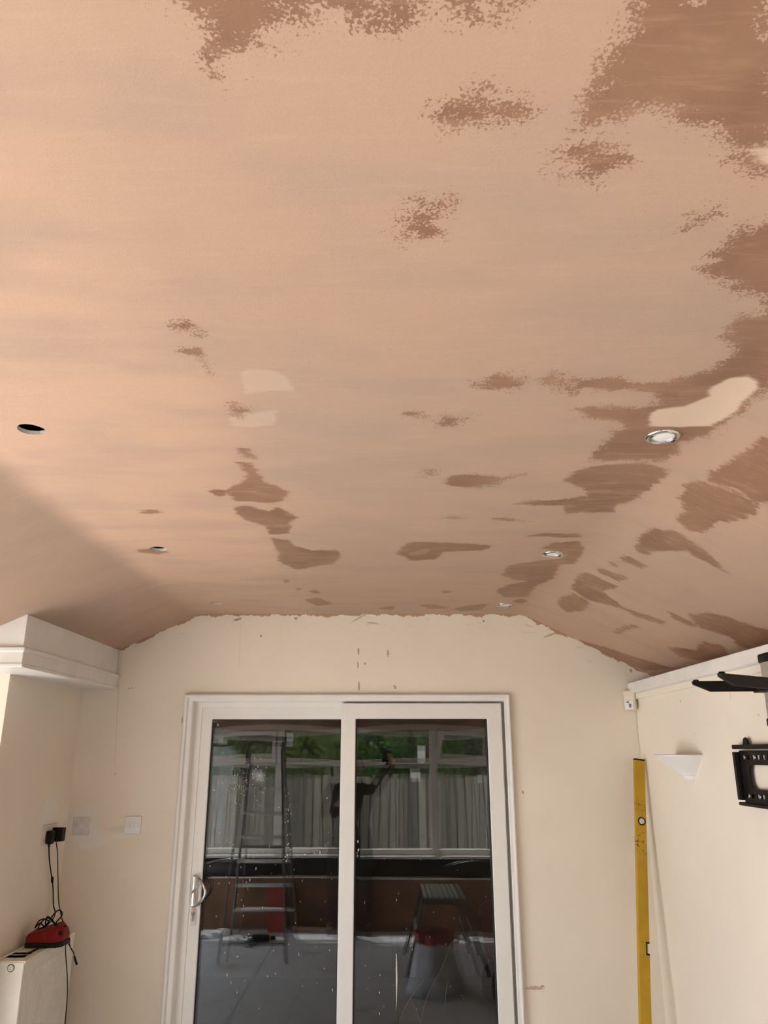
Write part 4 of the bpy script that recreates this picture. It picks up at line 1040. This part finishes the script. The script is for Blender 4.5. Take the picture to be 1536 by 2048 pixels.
# ------------------------------------------------------------------ the photographer (seen only in the mirror of the glass)
def fused(name, bm, mat, voxel, parent=None, smooth_it=3):
    me = bpy.data.meshes.new(name); bm.to_mesh(me); bm.free()
    o = bpy.data.objects.new(name, me); COL.objects.link(o)
    m = o.modifiers.new('r', 'REMESH'); m.mode = 'VOXEL'; m.voxel_size = voxel; m.use_smooth_shade = True
    m2 = o.modifiers.new('s', 'SMOOTH'); m2.iterations = smooth_it; m2.factor = .5
    dg = bpy.context.evaluated_depsgraph_get(); ev = o.evaluated_get(dg); me2 = bpy.data.meshes.new_from_object(ev)
    o.modifiers.clear(); o.data = me2
    for p in me2.polygons: p.use_smooth = True
    me2.materials.clear(); me2.materials.append(mat)
    if parent: o.parent = parent; o.matrix_parent_inverse = Matrix.Translation(-parent.location)
    return o
px_, py_ = -.36, -.33
pe = tag(empty('person', (px_, py_, 0)), 'person in dark work clothes holding up a phone in front of the garden window', 'person')
J = lambda x, y, z: Vector((px_+x, py_+y, z))
hip = {s: J(.09*s, 0, .93) for s in (-1, 1)}; knee = {s: J(.11*s, .03, .50) for s in (-1, 1)}; ank = {s: J(.12*s, -.01, .09) for s in (-1, 1)}; toe = {s: J(.14*s, .15, .035) for s in (-1, 1)}
sh = {s: J(.185*s, -.01, 1.42) for s in (-1, 1)}
elb = {1: J(.285, .06, 1.38), -1: J(-.255, .04, 1.20)}
phone_c = Vector((.035, -.030, 1.765))
wri = {1: phone_c + Vector((.045, -.080, -.085)), -1: J(-.10, .22, 1.27)}
elb = {1: J(.245, .05, 1.415), -1: J(-.245, .03, 1.17)}
elb[1] = J(.25, .04, 1.40)
def limb_bm(grow):
    bm = bmesh.new()
    return bm
body = bmesh.new()
for s in (-1, 1):
    capsule(body, hip[s], knee[s], .078, .055); capsule(body, knee[s], ank[s], .052, .036); capsule(body, ank[s], toe[s], .038, .030)
    capsule(body, sh[s], elb[s], .048, .038); capsule(body, elb[s], wri[s], .038, .026)
    ellipsoid(body, J(.075*s, 0, 1.30), (.10, .095, .16))
ellipsoid(body, J(0, 0, .98), (.155, .105, .13)); ellipsoid(body, J(0, 0, 1.14), (.135, .095, .16))
capsule(body, J(-.13, 0, 1.42), J(.13, 0, 1.42), .06, .06); capsule(body, J(0, -.005, 1.42), J(.01, .015, 1.56), .058, .055)
hc_ = J(.02, .03, 1.645)
ellipsoid(body, hc_, (.074, .092, .112)); ellipsoid(body, hc_ + Vector((0, .035, -.055)), (.052, .055, .055))
capsule(body, hc_+Vector((0,.088,.015)), hc_+Vector((0,.106,-.018)), .010, .014)          # nose
for s in (-1, 1):
    ellipsoid(body, hc_+Vector((.076*s, -.005, -.005)), (.010, .020, .032))               # ears
    ellipsoid(body, hc_+Vector((.030*s, .078, .024)), (.018, .012, .008))                 # brows
capsule(body, hc_+Vector((-.02,.086,-.052)), hc_+Vector((.02,.086,-.052)), .008, .008)    # lips
# hands: palm, four fingers and a thumb closed round the phone
for s in (1, -1):
    wv = wri[s]; pal = phone_c + Vector((.052, -.030, -.030)) if s > 0 else wv + Vector((.035, .045, .015))
    capsule(body, wv, pal, .024, .026); ellipsoid(body, pal, (.018, .034, .042))
    for k in range(4):
        a_ = pal + Vector((-.004*s, .010, .030-.020*k)); b_ = a_ + Vector((-.006*s, .030, .004)); c_ = b_ + Vector((-.026*s, .006-.002*k, .003))
        capsule(body, a_, b_, .0088, .0080, 8); capsule(body, b_, c_, .0080, .0070, 8)
    a_ = pal + Vector((-.002*s, -.022, .012)); b_ = a_ + Vector((-.020*s, -.010, .026)); c_ = b_ + Vector((-.016*s, .006, .016))
    capsule(body, a_, b_, .0105, .0090, 8); capsule(body, b_, c_, .0090, .0078, 8)
fused('body', body, M['skin'], .007, pe, 2)
shirt = bmesh.new()
for s in (-1, 1):
    capsule(shirt, sh[s], elb[s], .062, .050); capsule(shirt, elb[s], elb[s].lerp(wri[s], .93), .050, .034); ellipsoid(shirt, J(.075*s, 0, 1.30), (.118, .112, .17))
ellipsoid(shirt, J(0, 0, .99), (.172, .122, .13)); ellipsoid(shirt, J(0, 0, 1.14), (.155, .115, .17)); capsule(shirt, J(-.13, 0, 1.41), J(.13, 0, 1.41), .075, .075); capsule(shirt, J(0,-.005,1.42), J(.004,.003,1.485), .078, .072)
fused('shirt', shirt, M['shirt'], .012, pe)
tr_ = bmesh.new()
for s in (-1, 1): capsule(tr_, hip[s], knee[s], .096, .072); capsule(tr_, knee[s], ank[s]+Vector((0,0,.02)), .070, .062)
ellipsoid(tr_, J(0, 0, .95), (.176, .124, .12)); fused('trousers', tr_, M['jeans'], .012, pe)
for s in (-1, 1):
    bt = bmesh.new(); capsule(bt, ank[s]+Vector((0,-.03,-.040)), toe[s]+Vector((0,.02,.012)), .048, .042); capsule(bt, ank[s]+Vector((0,0,.05)), ank[s]+Vector((0,-.01,-.03)), .052, .050)
    for v in bt.verts: v.co.z = max(v.co.z, .002)
    fused('boot', bt, M['bark'], .010, pe)
hr = bmesh.new(); ellipsoid(hr, hc_+Vector((0,-.014,.022)), (.083, .095, .105))
for v in list(hr.verts):
    if v.co.y > hc_.y+.045 and v.co.z < hc_.z+.085: v.co.y = hc_.y+.045
    if v.co.z < hc_.z-.055: v.co.z = hc_.z-.055
fused('hair', hr, M['hair'], .008, pe)
for s in (-1, 1):
    bm = bmesh.new(); ellipsoid(bm, hc_+Vector((.030*s,.079,.008)), (.012,.010,.008)); e_ = mesh_obj('eye', bm, M['plastic'], pe, smooth=True); e_.matrix_parent_inverse = Matrix.Translation(-pe.location)
ph = tag(empty('phone', tuple(phone_c)), 'slim black phone held up in one hand', 'phone')
mesh_obj('case', boxbm(-.037, .037, -.005, .004, -.075, .075), M['black'], ph, bevel=.004, bseg=3)
mesh_obj('camera_bump', boxbm(-.036, -.008, .004, .0058, .038, .070), M['gasket'], ph, bevel=.002)

# ------------------------------------------------------------------ garden behind and beside the room
struct(mesh_obj('ground', boxbm(-16, 12, -22, 12, -.40, -.14), M['patio']), 'pale paved garden ground')
FY = -3.7
fe = tag(empty('garden_fence', (0, FY, -.14)), 'weathered brown close-board garden fence behind the window', 'fence')
bbm = bmesh.new(); prism(bbm, [(-.052,.030),(.052,.030),(.052,.044),(-.052,.044)], 2, 0, 1.60); bme = bpy.data.meshes.new('board'); bbm.to_mesh(bme); bbm.free(); bme.materials.append(M['board'])
cbm = bmesh.new(); prism(cbm, [(-.030,.0),(.030,.0),(.030,.010),(-.030,.010)], 2, 0, 1.57); cme = bpy.data.meshes.new('backing_strip'); cbm.to_mesh(cme); cbm.free(); cme.materials.append(M['board'])
for k in range(78):
    o = bpy.data.objects.new('board', bme); COL.objects.link(o); o.parent = fe
    o.location = (-5.6+.126*k, random.uniform(-.002,.002), random.uniform(-.015,.015)); o.rotation_euler = (0, random.uniform(-.004,.004), 0)
    o = bpy.data.objects.new('backing_strip', cme); COL.objects.link(o); o.parent = fe; o.location = (-5.6+.126*(k+.5), 0, 0)
for z in (.35, 1.35):
    o = mesh_obj('rail', boxbm(-5.7, 4.2, -.06, -.006, z-.04, z+.04), M['board'], fe)
for x in (-5.6, -3.2, -.8, 1.6, 4.0):
    o = mesh_obj('post', boxbm(x-.05, x+.05, -.16, -.062, 0, 1.7), M['board'], fe)
def tree(x, y, h, r, n, mat, label, seed):
    rnd = np.random.RandomState(seed); t = tag(empty('garden_tree', (x, y, -.14)), label, 'tree', 'trees beyond the fence')
    bm = bmesh.new(); tube(bm, catmull([(0,0,0),(.05,.03,h*.3),(-.04,.05,h*.6),(.03,0,h*.9)], 5), [.12-.1*i/15 for i in range(16)], 10)
    for k in range(6):
        a = k*1.05; z = h*(.3+.09*k); tube(bm, catmull([(0,.03,z),(r*.4*math.cos(a), r*.4*math.sin(a), z+h*.08),(r*.75*math.cos(a), r*.75*math.sin(a), z+h*.18)], 4), [.05-.045*i/8 for i in range(9)], 6)
    mesh_obj('trunk', bm, M['bark'], t, smooth=True)
    # clustered leaves
    nc = 40; cc = np.stack([rnd.uniform(-.7, .7, nc)*r, rnd.uniform(-.7, .7, nc)*r, h*(.14+.86*(np.arange(nc)+.5)/nc)], 1); cr = rnd.uniform(.45, .75, nc)*r*.8
    ci = rnd.randint(0, nc, n); dirs = rnd.normal(0, 1, (n,3)); dirs /= np.linalg.norm(dirs, axis=1)[:,None]
    P = cc[ci] + dirs*(cr[ci]*rnd.uniform(.5, 1, n)**.6)[:,None]
    P[:,:2] = np.clip(P[:,:2], -r, r)*(.97+.03*rnd.rand(n))[:,None]
    u = rnd.normal(0, 1, (n,3)); u /= np.linalg.norm(u, axis=1)[:,None]; v = np.cross(u, rnd.normal(0,1,(n,3))); v /= np.linalg.norm(v, axis=1)[:,None]
    s = rnd.uniform(.05, .10, n)[:,None]
    V = np.stack([P-u*s, P+v*s*.45, P+u*s, P-v*s*.45], 1).reshape(-1,3)
    me = bpy.data.meshes.new('foliage'); me.from_pydata(V.tolist(), [], np.arange(4*n).reshape(n,4).tolist()); me.materials.append(mat)
    o = bpy.data.objects.new('foliage', me); COL.objects.link(o); o.parent = t; o['kind'] = 'stuff'
names = ['dense dark green', 'tall mid green', 'yellow-green bushy', 'broad dark green', 'loose bright green', 'thick shaded green']
for k in range(6): tree(-5.6+2.1*k, -5.4, 4.4+.2*(k%3), 1.0, 9000, M['leaf2'] if k in (2, 4) else M['leaf'], names[k]+' tree right behind the garden fence', 10+k)
for k in range(5): tree(-4.6+2.1*k, -7.7, 5.2+.2*(k%2), 1.0, 6000, M['leaf'], ['tall dark tree in the back row, between the dark green and mid green trees', 'tall dark tree in the back row, behind the mid green tree', 'tall dark tree in the back row, beside the bushy yellow-green tree', 'tall dark tree in the back row, behind the loose bright green tree', 'tall dark tree in the back row, beside the thick shaded tree'][k], 30+k)
hg = tag(empty('evergreen_hedge', (-.4, -10.2, -.14)), 'long high evergreen hedge closing the garden behind the trees', 'hedge')
mesh_obj('inner_growth', boxbm(-8, 8, -.35, .35, 0, 5.6), M['leaf_core'], hg)
rnd = np.random.RandomState(77); n = 16000
P = np.stack([rnd.uniform(-8.1, 8.1, n), .38+rnd.exponential(.10, n), rnd.uniform(0, 5.8, n)], 1)
u = rnd.normal(0, 1, (n,3)); u /= np.linalg.norm(u, axis=1)[:,None]; v = np.cross(u, rnd.normal(0,1,(n,3))); v /= np.linalg.norm(v, axis=1)[:,None]
sz_ = rnd.uniform(.06, .12, n)[:,None]; V = np.stack([P-u*sz_, P+v*sz_*.45, P+u*sz_, P-v*sz_*.45], 1).reshape(-1,3)
me = bpy.data.meshes.new('foliage'); me.from_pydata(V.tolist(), [], np.arange(4*n).reshape(n,4).tolist()); me.materials.append(M['leaf'])
o = bpy.data.objects.new('foliage', me); COL.objects.link(o); o.parent = hg; o['kind'] = 'stuff'
